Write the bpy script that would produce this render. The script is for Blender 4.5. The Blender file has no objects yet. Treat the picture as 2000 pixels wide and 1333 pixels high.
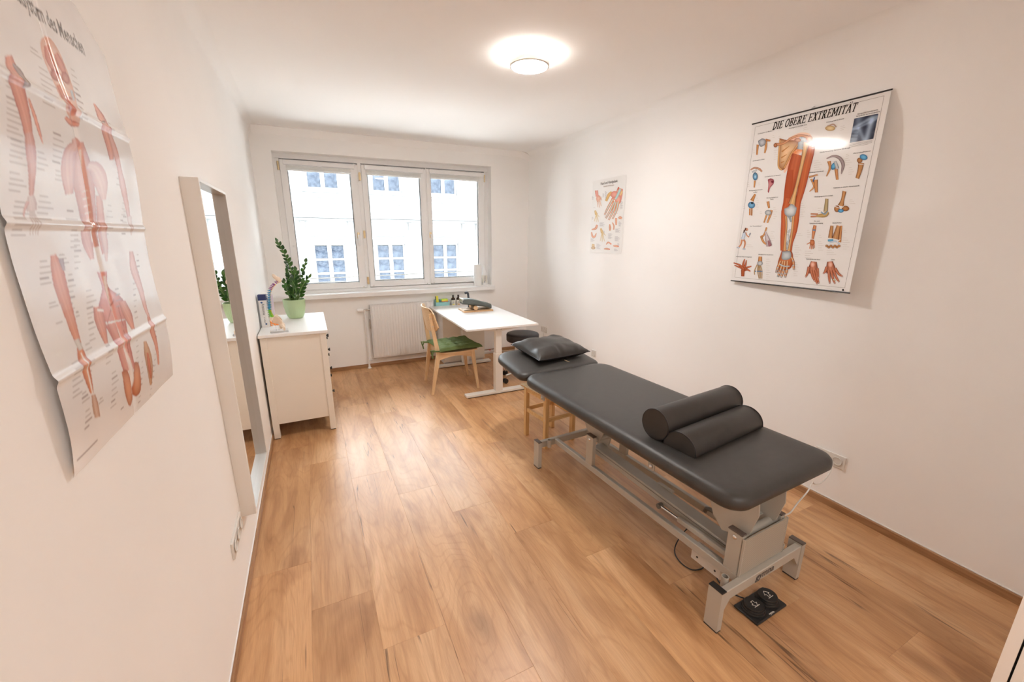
import bpy, bmesh, math, random
from mathutils import Vector, Matrix, geometry, noise
random.seed(7)
SC = bpy.context.scene
COL = SC.collection
PI = math.pi
# ---------------------------------------------------------------- camera
FPX = 798.1
HC = 1.6
CR = Matrix(((0.89862598, -0.43869523, 0.00422369), (-0.10482862, -0.22406021, -0.96892104), (0.4260074, 0.87025486, -0.24733414)))
cam_d = bpy.data.cameras.new('camera'); cam = bpy.data.objects.new('camera', cam_d); COL.objects.link(cam)
cam_d.sensor_width = 36; cam_d.lens = FPX / 2000 * 36; cam_d.clip_start = .02; cam_d.clip_end = 200
right, up, back = CR[0], -CR[1], -CR[2]
cam.matrix_world = Matrix(((right[0], up[0], back[0], 0), (right[1], up[1], back[1], 0), (right[2], up[2], back[2], HC), (0, 0, 0, 1)))
SC.camera = cam
SC.view_settings.view_transform = 'Standard'
SC.view_settings.look = 'None'
SC.view_settings.gamma = 1
SC.view_settings.use_curve_mapping = False
SC.view_settings.exposure = 1.25
cy = SC.cycles
cy.use_denoising = True
cy.max_bounces = 14; cy.diffuse_bounces = 9; cy.glossy_bounces = 4; cy.transmission_bounces = 6; cy.transparent_max_bounces = 12
cy.sample_clamp_indirect = 10; cy.caustics_reflective = False; cy.caustics_refractive = False
# ---------------------------------------------------------------- sky, sun, lamp light
W = bpy.data.worlds.new('sky'); SC.world = W; W.use_nodes = True
bg = W.node_tree.nodes['Background']; bg.inputs[0].default_value = (.88, .94, 1, 1); bg.inputs[1].default_value = 6.4
sun_d = bpy.data.lights.new('sun', 'SUN'); sun_d.energy = 5.0; sun_d.angle = .02; sun_d.color = (1, .97, .92)
sun = bpy.data.objects.new('sun', sun_d); COL.objects.link(sun); sun.rotation_euler = (math.radians(18), 0, math.radians(10)); sun.location = (3, -6, 14)
LAMP_COL = (1, .965, .93)
LAMP_DOWN, LAMP_UP = 86.0, 24.0
pd = bpy.data.lights.new('window_portal', 'AREA'); pd.shape = 'RECTANGLE'; pd.size = 2.5; pd.size_y = 1.6; pd.cycles.is_portal = True
po = bpy.data.objects.new('window_portal', pd); COL.objects.link(po); po.location = (1.0, 5.45, 1.7); po.rotation_euler = (-PI / 2, 0, 0)

# ---------------------------------------------------------------- photo measuring
def ray(x, y):
    return CR.transposed() @ Vector((x - 1000, y - 666.5, FPX))
def onx(x, y, X):
    d = ray(x, y); return Vector((0, 0, HC)) + d * (X / d[0])
def ony(x, y, Y):
    d = ray(x, y); return Vector((0, 0, HC)) + d * (Y / d[1])
def onz(x, y, Z):
    d = ray(x, y); return Vector((0, 0, HC)) + d * ((Z - HC) / d[2])

# ---------------------------------------------------------------- materials
def lin(c):
    if isinstance(c, str):
        c = [int(c[i:i + 2], 16) / 255 for i in (0, 2, 4)]
        return tuple(v / 12.92 if v <= .04045 else ((v + .055) / 1.055) ** 2.4 for v in c)
    return tuple(c)
M = {}
def newmat(name):
    m = bpy.data.materials.new(name); m.use_nodes = True
    nt = m.node_tree; b = nt.nodes['Principled BSDF']; M[name] = m
    return m, nt, b
def N(nt, t, **kw):
    n = nt.nodes.new(t)
    for k, v in kw.items():
        setattr(n, k, v)
    return n
def mat(name, col, rough=.5, metal=0., var=.06, nscale=8., bump=0., bscale=200., spec=.5, coat=0., stretch=None):
    """plain procedural material: colour with slow noise variation and fine bump"""
    m, nt, b = newmat(name); L = nt.links
    c = lin(col)
    tc = N(nt, 'ShaderNodeTexCoord'); mp = N(nt, 'ShaderNodeMapping')
    if stretch: mp.inputs['Scale'].default_value = stretch
    L.new(tc.outputs['Object'], mp.inputs[0])
    no = N(nt, 'ShaderNodeTexNoise'); no.inputs['Scale'].default_value = nscale; no.inputs['Detail'].default_value = 4
    L.new(mp.outputs[0], no.inputs['Vector'])
    r = N(nt, 'ShaderNodeValToRGB'); e = r.color_ramp.elements
    e[0].position = .3; e[1].position = .7
    e[0].color = (*[v * (1 - var) for v in c], 1); e[1].color = (*[min(1, v * (1 + var)) for v in c], 1)
    L.new(no.outputs['Fac'], r.inputs[0]); L.new(r.outputs[0], b.inputs['Base Color'])
    b.inputs['Roughness'].default_value = rough; b.inputs['Metallic'].default_value = metal
    b.inputs['Specular IOR Level'].default_value = spec; b.inputs['Coat Weight'].default_value = coat
    if bump:
        n2 = N(nt, 'ShaderNodeTexNoise'); n2.inputs['Scale'].default_value = bscale; n2.inputs['Detail'].default_value = 3
        L.new(mp.outputs[0], n2.inputs['Vector'])
        bp = N(nt, 'ShaderNodeBump'); bp.inputs['Strength'].default_value = bump; bp.inputs['Distance'].default_value = .002
        L.new(n2.outputs['Fac'], bp.inputs['Height']); L.new(bp.outputs[0], b.inputs['Normal'])
    return m
def wood(name, c0, c1, axis='Z', rough=.45, scale=14, var=.5):
    m, nt, b = newmat(name); L = nt.links
    tc = N(nt, 'ShaderNodeTexCoord'); mp = N(nt, 'ShaderNodeMapping')
    s = [5, 5, 5]; s['XYZ'.index(axis)] = .35; mp.inputs['Scale'].default_value = s
    L.new(tc.outputs['Object'], mp.inputs[0])
    no = N(nt, 'ShaderNodeTexNoise'); no.inputs['Scale'].default_value = scale; no.inputs['Detail'].default_value = 6; no.inputs['Distortion'].default_value = .6
    L.new(mp.outputs[0], no.inputs['Vector'])
    r = N(nt, 'ShaderNodeValToRGB'); e = r.color_ramp.elements; e[0].position = .35; e[1].position = .68
    e[0].color = (*lin(c0), 1); e[1].color = (*lin(c1), 1)
    L.new(no.outputs['Fac'], r.inputs[0]); L.new(r.outputs[0], b.inputs['Base Color'])
    b.inputs['Roughness'].default_value = rough
    return m
mat('wall_paint', (.93, .922, .91), .85, var=.015, nscale=1.5, bump=.12, bscale=60, spec=.25)
mat('ceiling_paint', (.95, .94, .93), .9, var=.012, nscale=1.2, bump=.08, bscale=50, spec=.2)
mat('white_pvc', (.84, .84, .84), .3, var=.01)
mat('white_lacquer', (.80, .78, .74), .32, var=.012, nscale=3)
mat('dresser_paint', (.80, .75, .67), .35, var=.015, nscale=3)
mat('desk_white', (.82, .81, .80), .38, var=.01, nscale=2)
mat('desk_steel', (.80, .77, .72), .3, var=.01)
mat('radiator_enamel', (.80, .79, .78), .28, var=.01)
mat('brass', (.78, .62, .38), .3, .8, var=.06)
mat('chrome', (.78, .77, .75), .16, 1, var=.02)
mat('steel', (.55, .54, .52), .3, 1, var=.05)
mat('black_plastic', (.018, .017, .017), .42, var=.1)
mat('black_knob', (.02, .02, .02), .35, var=.1)
mat('rubber', (.03, .028, .026), .7, var=.1)
mat('leatherette', (.040, .037, .034), .38, var=.10, nscale=30, bump=.22, bscale=900, spec=.5)
mat('pillow_leatherette', (.034, .030, .027), .36, var=.10, nscale=20, bump=.15, bscale=700)
mat('roll_leatherette', (.034, .030, .027), .42, var=.10, nscale=20, bump=.2, bscale=900)
mat('stool_leatherette', (.025, .024, .03), .45, var=.10, nscale=20, bump=.15, bscale=700)
mat('piping', (.012, .010, .012), .4)
mat('grey_powder', (.47, .44, .385), .42, var=.03, nscale=6, bump=.15, bscale=500)
mat('brown_cap', (.12, .09, .075), .5)
mat('bracket_grey', (.16, .145, .125), .45)
mat('cream_switch', (.72, .70, .66), .35)
mat('green_cotton', (.115, .165, .055), .75, var=.12, nscale=14, bump=.3, bscale=700, spec=.25)
mat('pot_glaze', (.46, .60, .34), .35, var=.03)
mat('soil', (.07, .04, .025), .95, var=.5, nscale=60, bump=1, bscale=120)
mat('stem_green', (.10, .20, .045), .5, var=.2, nscale=20)
mat('teal_plastic', (.30, .60, .60), .4)
mat('yellow_paper', (.90, .83, .10), .7)
mat('lime_paper', (.62, .85, .10), .7)
mat('orange_paper', (.85, .35, .12), .7)
mat('white_paper', (.82, .82, .80), .7)
mat('dark_glass', (.03, .016, .01), .12, var=.1)
mat('label_paper', (.78, .75, .68), .55)
mat('foam_grey', (.10, .115, .105), .55, var=.1)
mat('grip_blue', (.07, .085, .11), .4)
mat('towel_paper', (.86, .86, .85), .9, var=.01, bump=.4, bscale=300)
mat('cable_white', (.68, .66, .62), .45)
mat('cable_black', (.02, .02, .02), .45)
mat('book_white', (.80, .78, .76), .4)
mat('book_navy', (.02, .035, .13), .35)
mat('book_pages', (.80, .78, .72), .8, stretch=(1, 1, 60), var=.08)
mat('book_lilac', (.62, .50, .60), .5)
mat('ink_dark', (.05, .05, .055), .5)
mat('ink_blue', (.03, .10, .30), .5)
mat('ink_orange', (.85, .32, .08), .5)
mat('ink_red', (.65, .05, .06), .4)
mat('bone_plastic', (.80, .66, .52), .45, var=.04)
mat('vert_purple', (.30, .09, .32), .4)
mat('vert_blue', (.02, .30, .55), .4)
mat('vert_green', (.20, .62, .05), .4)
mat('nerve_yellow', (.90, .55, .06), .4)
mat('nerve_orange', (.95, .28, .03), .4)
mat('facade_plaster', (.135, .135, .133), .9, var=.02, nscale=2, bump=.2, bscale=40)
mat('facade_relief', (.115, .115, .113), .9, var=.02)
mat('facade_frame', (.20, .20, .20), .6)
mat('street', (.78, .78, .77), .9)
mat('room_sheet', (.42, .47, .49), .9)
wood('birch', (.66, .44, .24), (.76, .55, .33), 'Z', .42)
wood('birch_x', (.68, .46, .26), (.78, .58, .36), 'X', .42)
wood('pine', (.62, .37, .15), (.76, .52, .25), 'Z', .4)
wood('pine_x', (.62, .37, .15), (.76, .52, .25), 'X', .4)
wood('board_oak', (.60, .36, .18), (.72, .48, .27), 'X', .4)
wood('skirting_wood', (.30, .15, .068), (.44, .25, .125), 'Y', .4, 10)
wood('skirting_wood_x', (.30, .15, .068), (.44, .25, .125), 'X', .4, 10)
# leaf material with a little translucency
m, nt, b = newmat('leaf'); L = nt.links
oi = N(nt, 'ShaderNodeObjectInfo'); r = N(nt, 'ShaderNodeValToRGB'); e = r.color_ramp.elements
e[0].color = (.016, .060, .012, 1); e[1].color = (.055, .16, .022, 1)
L.new(oi.outputs['Random'], r.inputs[0]); L.new(r.outputs[0], b.inputs['Base Color']); b.inputs['Roughness'].default_value = .28
b.inputs['Subsurface Weight'].default_value = 0
# mirror, glass, perspex, lamp emitters
m, nt, b = newmat('mirror_silver'); b.inputs['Base Color'].default_value = (.93, .94, .93, 1); b.inputs['Metallic'].default_value = 1; b.inputs['Roughness'].default_value = .01
def thin_glass(name, tint, fac):
    m, nt, b = newmat(name); nt.nodes.remove(b)
    out = nt.nodes['Material Output']; t = N(nt, 'ShaderNodeBsdfTransparent'); g = N(nt, 'ShaderNodeBsdfGlossy'); x = N(nt, 'ShaderNodeMixShader')
    t.inputs[0].default_value = (*tint, 1); g.inputs['Roughness'].default_value = .02
    fr = N(nt, 'ShaderNodeFresnel'); fr.inputs[0].default_value = fac
    nt.links.new(fr.outputs[0], x.inputs[0]); nt.links.new(t.outputs[0], x.inputs[1]); nt.links.new(g.outputs[0], x.inputs[2]); nt.links.new(x.outputs[0], out.inputs[0])
thin_glass('window_glass', (.97, .985, .98), 1.3)
thin_glass('perspex', (.97, .97, .97), 1.08)
def emitter(name, col, s):
    m, nt, b = newmat(name); b.inputs['Base Color'].default_value = (.8, .8, .8, 1)
    b.inputs['Emission Color'].default_value = (*col, 1); b.inputs['Emission Strength'].default_value = s
emitter('lamp_diffuser', LAMP_COL, LAMP_DOWN)
emitter('fill_lamp_glow', LAMP_COL, 43)  # glow of the added fill lamp behind the camera
emitter('lamp_backlight', LAMP_COL, LAMP_UP)
# print material: colours live on the vertices of the printed shapes
m, nt, b = newmat('print_ink'); at = N(nt, 'ShaderNodeAttribute'); at.attribute_name = 'ink'
nt.links.new(at.outputs['Color'], b.inputs['Base Color']); b.inputs['Roughness'].default_value = .13; b.inputs['Specular IOR Level'].default_value = .35
mat('poster_sheet', (.85, .84, .83), .13, var=.01, spec=.35)
m, nt, b = newmat('print_matt'); at = N(nt, 'ShaderNodeAttribute'); at.attribute_name = 'ink'
nt.links.new(at.outputs['Color'], b.inputs['Base Color']); b.inputs['Roughness'].default_value = .5
mat('paper_sheet', (.84, .83, .81), .45, var=.01)
m, nt, b = newmat('print_foil'); at = N(nt, 'ShaderNodeAttribute'); at.attribute_name = 'ink'
nt.links.new(at.outputs['Color'], b.inputs['Base Color']); b.inputs['Roughness'].default_value = .22; b.inputs['Coat Weight'].default_value = .4; b.inputs['Coat Roughness'].default_value = .08
# perforated steel: fine holes as colour + bump pattern
m, nt, b = newmat('perforated_steel'); L = nt.links
tc = N(nt, 'ShaderNodeTexCoord'); mp = N(nt, 'ShaderNodeMapping'); mp.inputs['Scale'].default_value = (170, 1, 170); mp.inputs['Rotation'].default_value = (0, .785, 0)
vo = N(nt, 'ShaderNodeTexVoronoi'); vo.inputs['Scale'].default_value = 1; vo.inputs['Randomness'].default_value = 0
r = N(nt, 'ShaderNodeValToRGB'); e = r.color_ramp.elements; e[0].position = .22; e[1].position = .34
e[0].color = (.27, .25, .21, 1); e[1].color = (.43, .40, .34, 1)
L.new(tc.outputs['Object'], mp.inputs[0]); L.new(mp.outputs[0], vo.inputs['Vector']); L.new(vo.outputs['Distance'], r.inputs[0]); L.new(r.outputs[0], b.inputs['Base Color']); b.inputs['Roughness'].default_value = .45
# old window glass of the facade, wavy reflections
m, nt, b = newmat('old_glass'); L = nt.links
b.inputs['Base Color'].default_value = (.05, .06, .08, 1); b.inputs['Roughness'].default_value = .08; b.inputs['Specular IOR Level'].default_value = .30
tc = N(nt, 'ShaderNodeTexCoord'); no = N(nt, 'ShaderNodeTexNoise'); no.inputs['Scale'].default_value = 5; no.inputs['Detail'].default_value = 3
bp = N(nt, 'ShaderNodeBump'); bp.inputs['Strength'].default_value = .5; bp.inputs['Distance'].default_value = .05
L.new(tc.outputs['Object'], no.inputs['Vector']); L.new(no.outputs['Fac'], bp.inputs['Height']); L.new(bp.outputs[0], b.inputs['Normal'])
rr = N(nt, 'ShaderNodeValToRGB'); e = rr.color_ramp.elements; e[0].position = .38; e[1].position = .62; e[0].color = (.010, .016, .028, 1); e[1].color = (.035, .045, .062, 1)
L.new(no.outputs['Fac'], rr.inputs[0]); L.new(rr.outputs[0], b.inputs['Base Color'])
# oak laminate
def floor_mat():
    m, nt, b = newmat('oak_laminate'); L = nt.links
    tc = N(nt, 'ShaderNodeTexCoord'); oi = N(nt, 'ShaderNodeObjectInfo')
    mul = N(nt, 'ShaderNodeVectorMath', operation='MULTIPLY_ADD')
    cmb = N(nt, 'ShaderNodeCombineXYZ')
    for i, k in enumerate((37., 53., 11.)):
        mm = N(nt, 'ShaderNodeMath', operation='MULTIPLY'); mm.inputs[1].default_value = k
        L.new(oi.outputs['Random'], mm.inputs[0]); L.new(mm.outputs[0], cmb.inputs[i])
    add = N(nt, 'ShaderNodeVectorMath', operation='ADD'); L.new(tc.outputs['Object'], add.inputs[0]); L.new(cmb.outputs[0], add.inputs[1])
    def mapped(s):
        mp = N(nt, 'ShaderNodeMapping'); mp.inputs['Scale'].default_value = s; L.new(add.outputs[0], mp.inputs[0]); return mp.outputs[0]
    def noi(vec, sc, det=4, dist=0., rough=.5):
        n = N(nt, 'ShaderNodeTexNoise'); n.inputs['Scale'].default_value = sc; n.inputs['Detail'].default_value = det
        n.inputs['Distortion'].default_value = dist; n.inputs['Roughness'].default_value = rough; L.new(vec, n.inputs['Vector']); return n.outputs['Fac']
    def math_(op, a, bb, c=None):
        n = N(nt, 'ShaderNodeMath', operation=op)
        for i, v in enumerate((a, bb, c)):
            if v is None: continue
            if isinstance(v, (int, float)): n.inputs[i].default_value = v
            else: L.new(v, n.inputs[i])
        return n.outputs[0]
    def ramp(fac, stops):
        r = N(nt, 'ShaderNodeValToRGB'); e = r.color_ramp.elements
        while len(e) < len(stops): e.new(.5)
        for el, (p, c) in zip(e, stops): el.position = p; el.color = (*c, 1)
        L.new(fac, r.inputs[0]); return r.outputs[0]
    def mix(t, fac, a, bb):
        n = N(nt, 'ShaderNodeMix', data_type='RGBA', blend_type=t)
        if isinstance(fac, (int, float)): n.inputs[0].default_value = fac
        else: L.new(fac, n.inputs[0])
        L.new(a, n.inputs[6]) if not isinstance(a, tuple) else setattr(n.inputs[6], 'default_value', (*a, 1))
        L.new(bb, n.inputs[7]) if not isinstance(bb, tuple) else setattr(n.inputs[7], 'default_value', (*bb, 1))
        return n.outputs[2]
    # knots: sparse stretched voronoi
    kv = mapped((3.2, 1.25, 1)); vo = N(nt, 'ShaderNodeTexVoronoi'); vo.inputs['Scale'].default_value = 1.0; vo.inputs['Randomness'].default_value = 1; L.new(kv, vo.inputs['Vector'])
    kd = vo.outputs['Distance']
    knot = ramp(kd, [(0, (1, 1, 1)), (.05, (.75, .75, .75)), (.16, (.0, .0, .0))])
    halo = ramp(kd, [(0, (1, 1, 1)), (.38, (0, 0, 0))])
    # cathedral grain: contour lines of a slow stretched noise bent round the knots
    slow = noi(mapped((2.6, .55, 1)), 1.6, 2, .5)
    field = math_('ADD', math_('MULTIPLY', slow, 16.), math_('MULTIPLY', kd, 5.))
    rings = math_('FRACT', field, 0)
    rings = math_('ABSOLUTE', math_('SUBTRACT', rings, .5), 0)
    rings = math_('MULTIPLY', rings, 2.)
    blot = noi(mapped((3., .8, 1)), 1.5, 4, .8)
    fine = noi(mapped((75., 2.6, 1)), 2., 6, .2, .65)
    pores = noi(mapped((210., 9., 1)), 1.6, 3, 0, .6)
    base = ramp(blot, [(.28, (.50, .29, .155)), (.5, (.60, .37, .21)), (.72, (.68, .455, .28))])
    c = mix('MULTIPLY', .30, base, ramp(rings, [(0, (.70, .62, .55)), (.35, (1, 1, 1))]))
    streak = noi(mapped((15., .75, 1)), 1.5, 4, .7)
    c = mix('MULTIPLY', .38, c, ramp(streak, [(.34, (.62, .52, .45)), (.54, (1.04, 1.03, 1.02))]))
    dusk = noi(mapped((4.2, 1.5, 1)), 1.2, 3, 1.0)
    c = mix('MULTIPLY', .50, c, ramp(dusk, [(.33, (.62, .53, .50)), (.47, (1, 1, 1))]))
    c = mix('MULTIPLY', .20, c, ramp(fine, [(.32, (.62, .54, .48)), (.6, (1.08, 1.06, 1.04))]))
    c = mix('MULTIPLY', .12, c, ramp(pores, [(.42, (.45, .38, .33)), (.55, (1, 1, 1))]))
    c = mix('MULTIPLY', .32, c, ramp(halo, [(0, (1, 1, 1)), (1, (.52, .42, .36))]))
    c = mix('MULTIPLY', .42, c, ramp(knot, [(0, (1, 1, 1)), (1, (.22, .14, .10))]))
    # drying cracks: thin dark wandering lines along the grain, in patches
    cr = noi(mapped((8.0, .30, 1)), 1.25, 3, .12)
    line = math_('ABSOLUTE', math_('SUBTRACT', cr, .5), 0)
    patch = noi(mapped((6.5, 1.9, 1)), 1.1, 1)
    crack = math_('MULTIPLY', ramp(line, [(0, (1, 1, 1)), (.0022, (.9, .9, .9)), (.0065, (0, 0, 0))]), ramp(patch, [(.59, (0, 0, 0)), (.64, (1, 1, 1))]))
    c = mix('MIX', math_('MULTIPLY', crack, .8), c, (.07, .035, .02))
    hs = N(nt, 'ShaderNodeHueSaturation'); L.new(c, hs.inputs['Color'])
    L.new(math_('MULTIPLY_ADD', oi.outputs['Random'], .14, .96), hs.inputs['Value']); hs.inputs['Saturation'].default_value = 1.10
    L.new(hs.outputs[0], b.inputs['Base Color'])
    L.new(math_('MULTIPLY_ADD', fine, .16, .27), b.inputs['Roughness'])
    b.inputs['Specular IOR Level'].default_value = .5
    bp = N(nt, 'ShaderNodeBump'); bp.inputs['Strength'].default_value = .10; bp.inputs['Distance'].default_value = .002
    L.new(math_('ADD', fine, math_('MULTIPLY', crack, -1.5)), bp.inputs['Height']); L.new(bp.outputs[0], b.inputs['Normal'])
floor_mat()

# ---------------------------------------------------------------- mesh builder
class MB:
    def __init__(s): s.bm = bmesh.new()
    def _xf(s, vs, m):
        if m is not None: bmesh.ops.transform(s.bm, matrix=m, verts=vs)
    def box(s, x0, x1, y0, y1, z0, z1, bev=0., seg=1, m=None):
        v = bmesh.ops.create_cube(s.bm, size=1)['verts']
        bmesh.ops.transform(s.bm, matrix=Matrix.Translation(((x0 + x1) / 2, (y0 + y1) / 2, (z0 + z1) / 2)) @ Matrix.Diagonal((abs(x1 - x0), abs(y1 - y0), abs(z1 - z0), 1)), verts=v)
        if bev:
            es = list({e for q in v for e in q.link_edges})
            r = bmesh.ops.bevel(s.bm, geom=es, offset=bev, segments=seg, profile=.5, affect='EDGES', clamp_overlap=True)
            v = list({q for f in r['faces'] for q in f.verts} | {q for q in v if q.is_valid})
        s._xf(v, m); return s
    def bar(s, p0, p1, w, h, upv=(0, 0, 1), bev=0.):
        p0, p1 = Vector(p0), Vector(p1); d = p1 - p0; ln = d.length; d.normalize()
        u = Vector(upv); sx = d.cross(u); 
        if sx.length < 1e-5: sx = d.cross(Vector((0, 1, 0)))
        sx.normalize(); u = sx.cross(d)
        mm = Matrix(((sx[0], d[0], u[0], 0), (sx[1], d[1], u[1], 0), (sx[2], d[2], u[2], 0), (0, 0, 0, 1)))
        mm.translation = (p0 + p1) / 2
        return s.box(-w / 2, w / 2, -ln / 2, ln / 2, -h / 2, h / 2, bev, 1, mm)
    def cyl(s, p0, p1, r0, r1=None, n=24, cap=True):
        p0, p1 = Vector(p0), Vector(p1); d = p1 - p0
        q = d.to_track_quat('Z', 'Y').to_matrix().to_4x4(); q.translation = (p0 + p1) / 2
        bmesh.ops.create_cone(s.bm, cap_ends=cap, segments=n, radius1=r0, radius2=r0 if r1 is None else r1, depth=d.length, matrix=q); return s
    def sph(s, c, r, sc=(1, 1, 1), n=16, m=None):
        v = bmesh.ops.create_uvsphere(s.bm, u_segments=n, v_segments=max(6, n // 2), radius=r)['verts']
        mm = Matrix.Translation(c) @ (m or Matrix.Identity(4)) @ Matrix.Diagonal((*sc, 1)); bmesh.ops.transform(s.bm, matrix=mm, verts=v); return s
    def lathe(s, prof, c=(0, 0, 0), n=32, fn=None, cap=(True, True)):
        rings = []
        for r, z in prof:
            ring = []
            for i in range(n):
                a = 2 * PI * i / n; rr = fn(r, z, a) if fn else r
                ring.append(s.bm.verts.new((c[0] + rr * math.cos(a), c[1] + rr * math.sin(a), c[2] + z)))
            rings.append(ring)
        for a, b2 in zip(rings, rings[1:]):
            for i in range(n): s.bm.faces.new((a[i], a[(i + 1) % n], b2[(i + 1) % n], b2[i]))
        if cap[0]: s.bm.faces.new(rings[0][::-1])
        if cap[1]: s.bm.faces.new(rings[-1])
        return s
    def loft(s, rings, closed=True, cap=True):
        R = [[s.bm.verts.new(p) for p in r] for r in rings]; n = len(R[0])
        for a, b2 in zip(R, R[1:]):
            for i in range(n if closed else n - 1): s.bm.faces.new((a[i], a[(i + 1) % n], b2[(i + 1) % n], b2[i]))
        if cap and closed:
            s.bm.faces.new(R[0][::-1]); s.bm.faces.new(R[-1])
        return s
    def tube(s, pts, r, n=8, cap=True):
        pts = [Vector(p) for p in pts]; rs = r if isinstance(r, (list, tuple)) else [r] * len(pts); rings = []; ref = None
        for i, p in enumerate(pts):
            d = (pts[min(i + 1, len(pts) - 1)] - pts[max(i - 1, 0)]).normalized()
            if ref is None: ref = d.orthogonal().normalized()
            ref = (ref - d * ref.dot(d)).normalized(); b2 = d.cross(ref)
            rings.append([p + (ref * math.cos(2 * PI * k / n) + b2 * math.sin(2 * PI * k / n)) * rs[i] for k in range(n)])
        return s.loft(rings, True, cap)
    def prism(s, poly, fn, t0, t1):
        """extrude 2-D polygon; fn(a, b, t) -> 3-D point"""
        A = [s.bm.verts.new(fn(a, b, t0)) for a, b in poly]; B = [s.bm.verts.new(fn(a, b, t1)) for a, b in poly]; n = len(A)
        s.bm.faces.new(A[::-1]); s.bm.faces.new(B)
        for i in range(n): s.bm.faces.new((A[i], A[(i + 1) % n], B[(i + 1) % n], B[i]))
        return s
    def grid(s, nx, ny, fn):
        V = [[s.bm.verts.new(fn(i / nx, j / ny)) for j in range(ny + 1)] for i in range(nx + 1)]
        for i in range(nx):
            for j in range(ny): s.bm.faces.new((V[i][j], V[i + 1][j], V[i + 1][j + 1], V[i][j + 1]))
        return s
    def merge(s, d=1e-5): bmesh.ops.remove_doubles(s.bm, verts=s.bm.verts, dist=d); return s
    def build(s, name, m, parent=None, smooth=False, kind=None, label=None, loc=None, sub=0, angle=35):
        bmesh.ops.recalc_face_normals(s.bm, faces=s.bm.faces)
        me = bpy.data.meshes.new(name); s.bm.to_mesh(me); s.bm.free(); me.materials.append(M[m] if isinstance(m, str) else m)
        if smooth:
            me.polygons.foreach_set('use_smooth', [True] * len(me.polygons))
            if smooth != 'all': me.set_sharp_from_angle(angle=math.radians(angle))
        o = bpy.data.objects.new(name, me); COL.objects.link(o)
        if parent is not None: o.parent = parent
        if loc is not None: o.location = loc
        if kind: o['kind'] = kind
        if label: o['label'] = label
        if sub:
            md = o.modifiers.new('sub', 'SUBSURF'); md.levels = sub; md.render_levels = sub
        return o
def tag(o, label, cat, group=None):
    o['label'] = label; o['category'] = cat
    if group: o['group'] = group
    return o
def thing(name, label, cat, loc=(0, 0, 0), rz=0., group=None):
    o = bpy.data.objects.new(name, None); COL.objects.link(o); o.location = loc; o.rotation_euler = (0, 0, rz); o.empty_display_size = .1
    return tag(o, label, cat, group)
def group_empty(name, kind='structure'):
    o = bpy.data.objects.new(name, None); COL.objects.link(o); o['kind'] = kind; return o
def bx(name, m, parent, x0, x1, y0, y1, z0, z1, bev=0., **k):
    return MB().box(x0, x1, y0, y1, z0, z1, bev).build(name, m, parent, **k)
def copy_obj(o, parent, loc=None, rot=None, scale=None):
    c = o.copy(); COL.objects.link(c); c.parent = parent
    if loc is not None: c.location = loc
    if rot is not None: c.rotation_euler = rot
    if scale is not None: c.scale = scale
    return c
def rrect(x0, x1, y0, y1, r, n=6):
    out = []
    rr = r if isinstance(r, (list, tuple)) else (r,) * 4
    for (cx, cyy, a0), q in zip(((x1, y1, 0), (x0, y1, 90), (x0, y0, 180), (x1, y0, 270)), rr):
        sx = -1 if cx == x1 else 1; sy = -1 if cyy == y1 else 1
        for i in range(n + 1):
            a = math.radians(a0 + 90 * i / n); out.append((cx + sx * q + q * math.cos(a), cyy + sy * q + q * math.sin(a)))
    return out
def catmull(pts, step):
    pts = [Vector(p) for p in pts]
    if len(pts) == 2:
        n = max(1, int((pts[1] - pts[0]).length / step)); return [pts[0].lerp(pts[1], i / n) for i in range(n + 1)]
    P = [pts[0] * 2 - pts[1]] + pts + [pts[-1] * 2 - pts[-2]]; out = []
    for i in range(1, len(P) - 2):
        n = max(2, int((P[i + 1] - P[i]).length / step))
        for k in range(n):
            t = k / n; a, b2, c, d = P[i - 1], P[i], P[i + 1], P[i + 2]
            out.append(.5 * ((2 * b2) + (c - a) * t + (2 * a - 5 * b2 + 4 * c - d) * t * t + (3 * b2 - a - 3 * c + d) * t ** 3))
    out.append(pts[-1]); return out
FONT_CACHE = {}
def text_polys(txt, size, shear=0., bold=0., narrow=1.):
    """list of (verts2d, faces) of built-in font text, origin at left baseline"""
    cu = bpy.data.curves.new('t', 'FONT'); cu.body = txt; cu.size = size; cu.shear = shear; cu.offset = bold; cu.resolution_u = 2; cu.fill_mode = 'FRONT'
    o = bpy.data.objects.new('t', cu); COL.objects.link(o)
    dg = bpy.context.evaluated_depsgraph_get(); me = bpy.data.meshes.new_from_object(o.evaluated_get(dg))
    vs = [(v.co.x * narrow, v.co.y) for v in me.vertices]; fs = [tuple(p.vertices) for p in me.polygons]
    bpy.data.objects.remove(o); bpy.data.curves.remove(cu); bpy.data.meshes.remove(me)
    return vs, fs
def text_obj(name, txt, size, fn, m, parent, shear=0., bold=0., center=False, narrow=1.):
    vs, fs = text_polys(txt, size, shear, bold, narrow)
    off = (max(v[0] for v in vs) / 2) if center else 0
    me = bpy.data.meshes.new(name); me.from_pydata([fn(a - off, b) for a, b in vs], [], fs); me.materials.append(M[m])
    o = bpy.data.objects.new(name, me); COL.objects.link(o); o.parent = parent; return o

# ================================================================ ROOM SHELL
XL, XR0, XR1, YB, YF, ZC = -.417, 2.715, 2.785, 5.2, -2.3, 2.686
def XR(y): return XR0 + (XR1 - XR0) * y / 5.2
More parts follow.
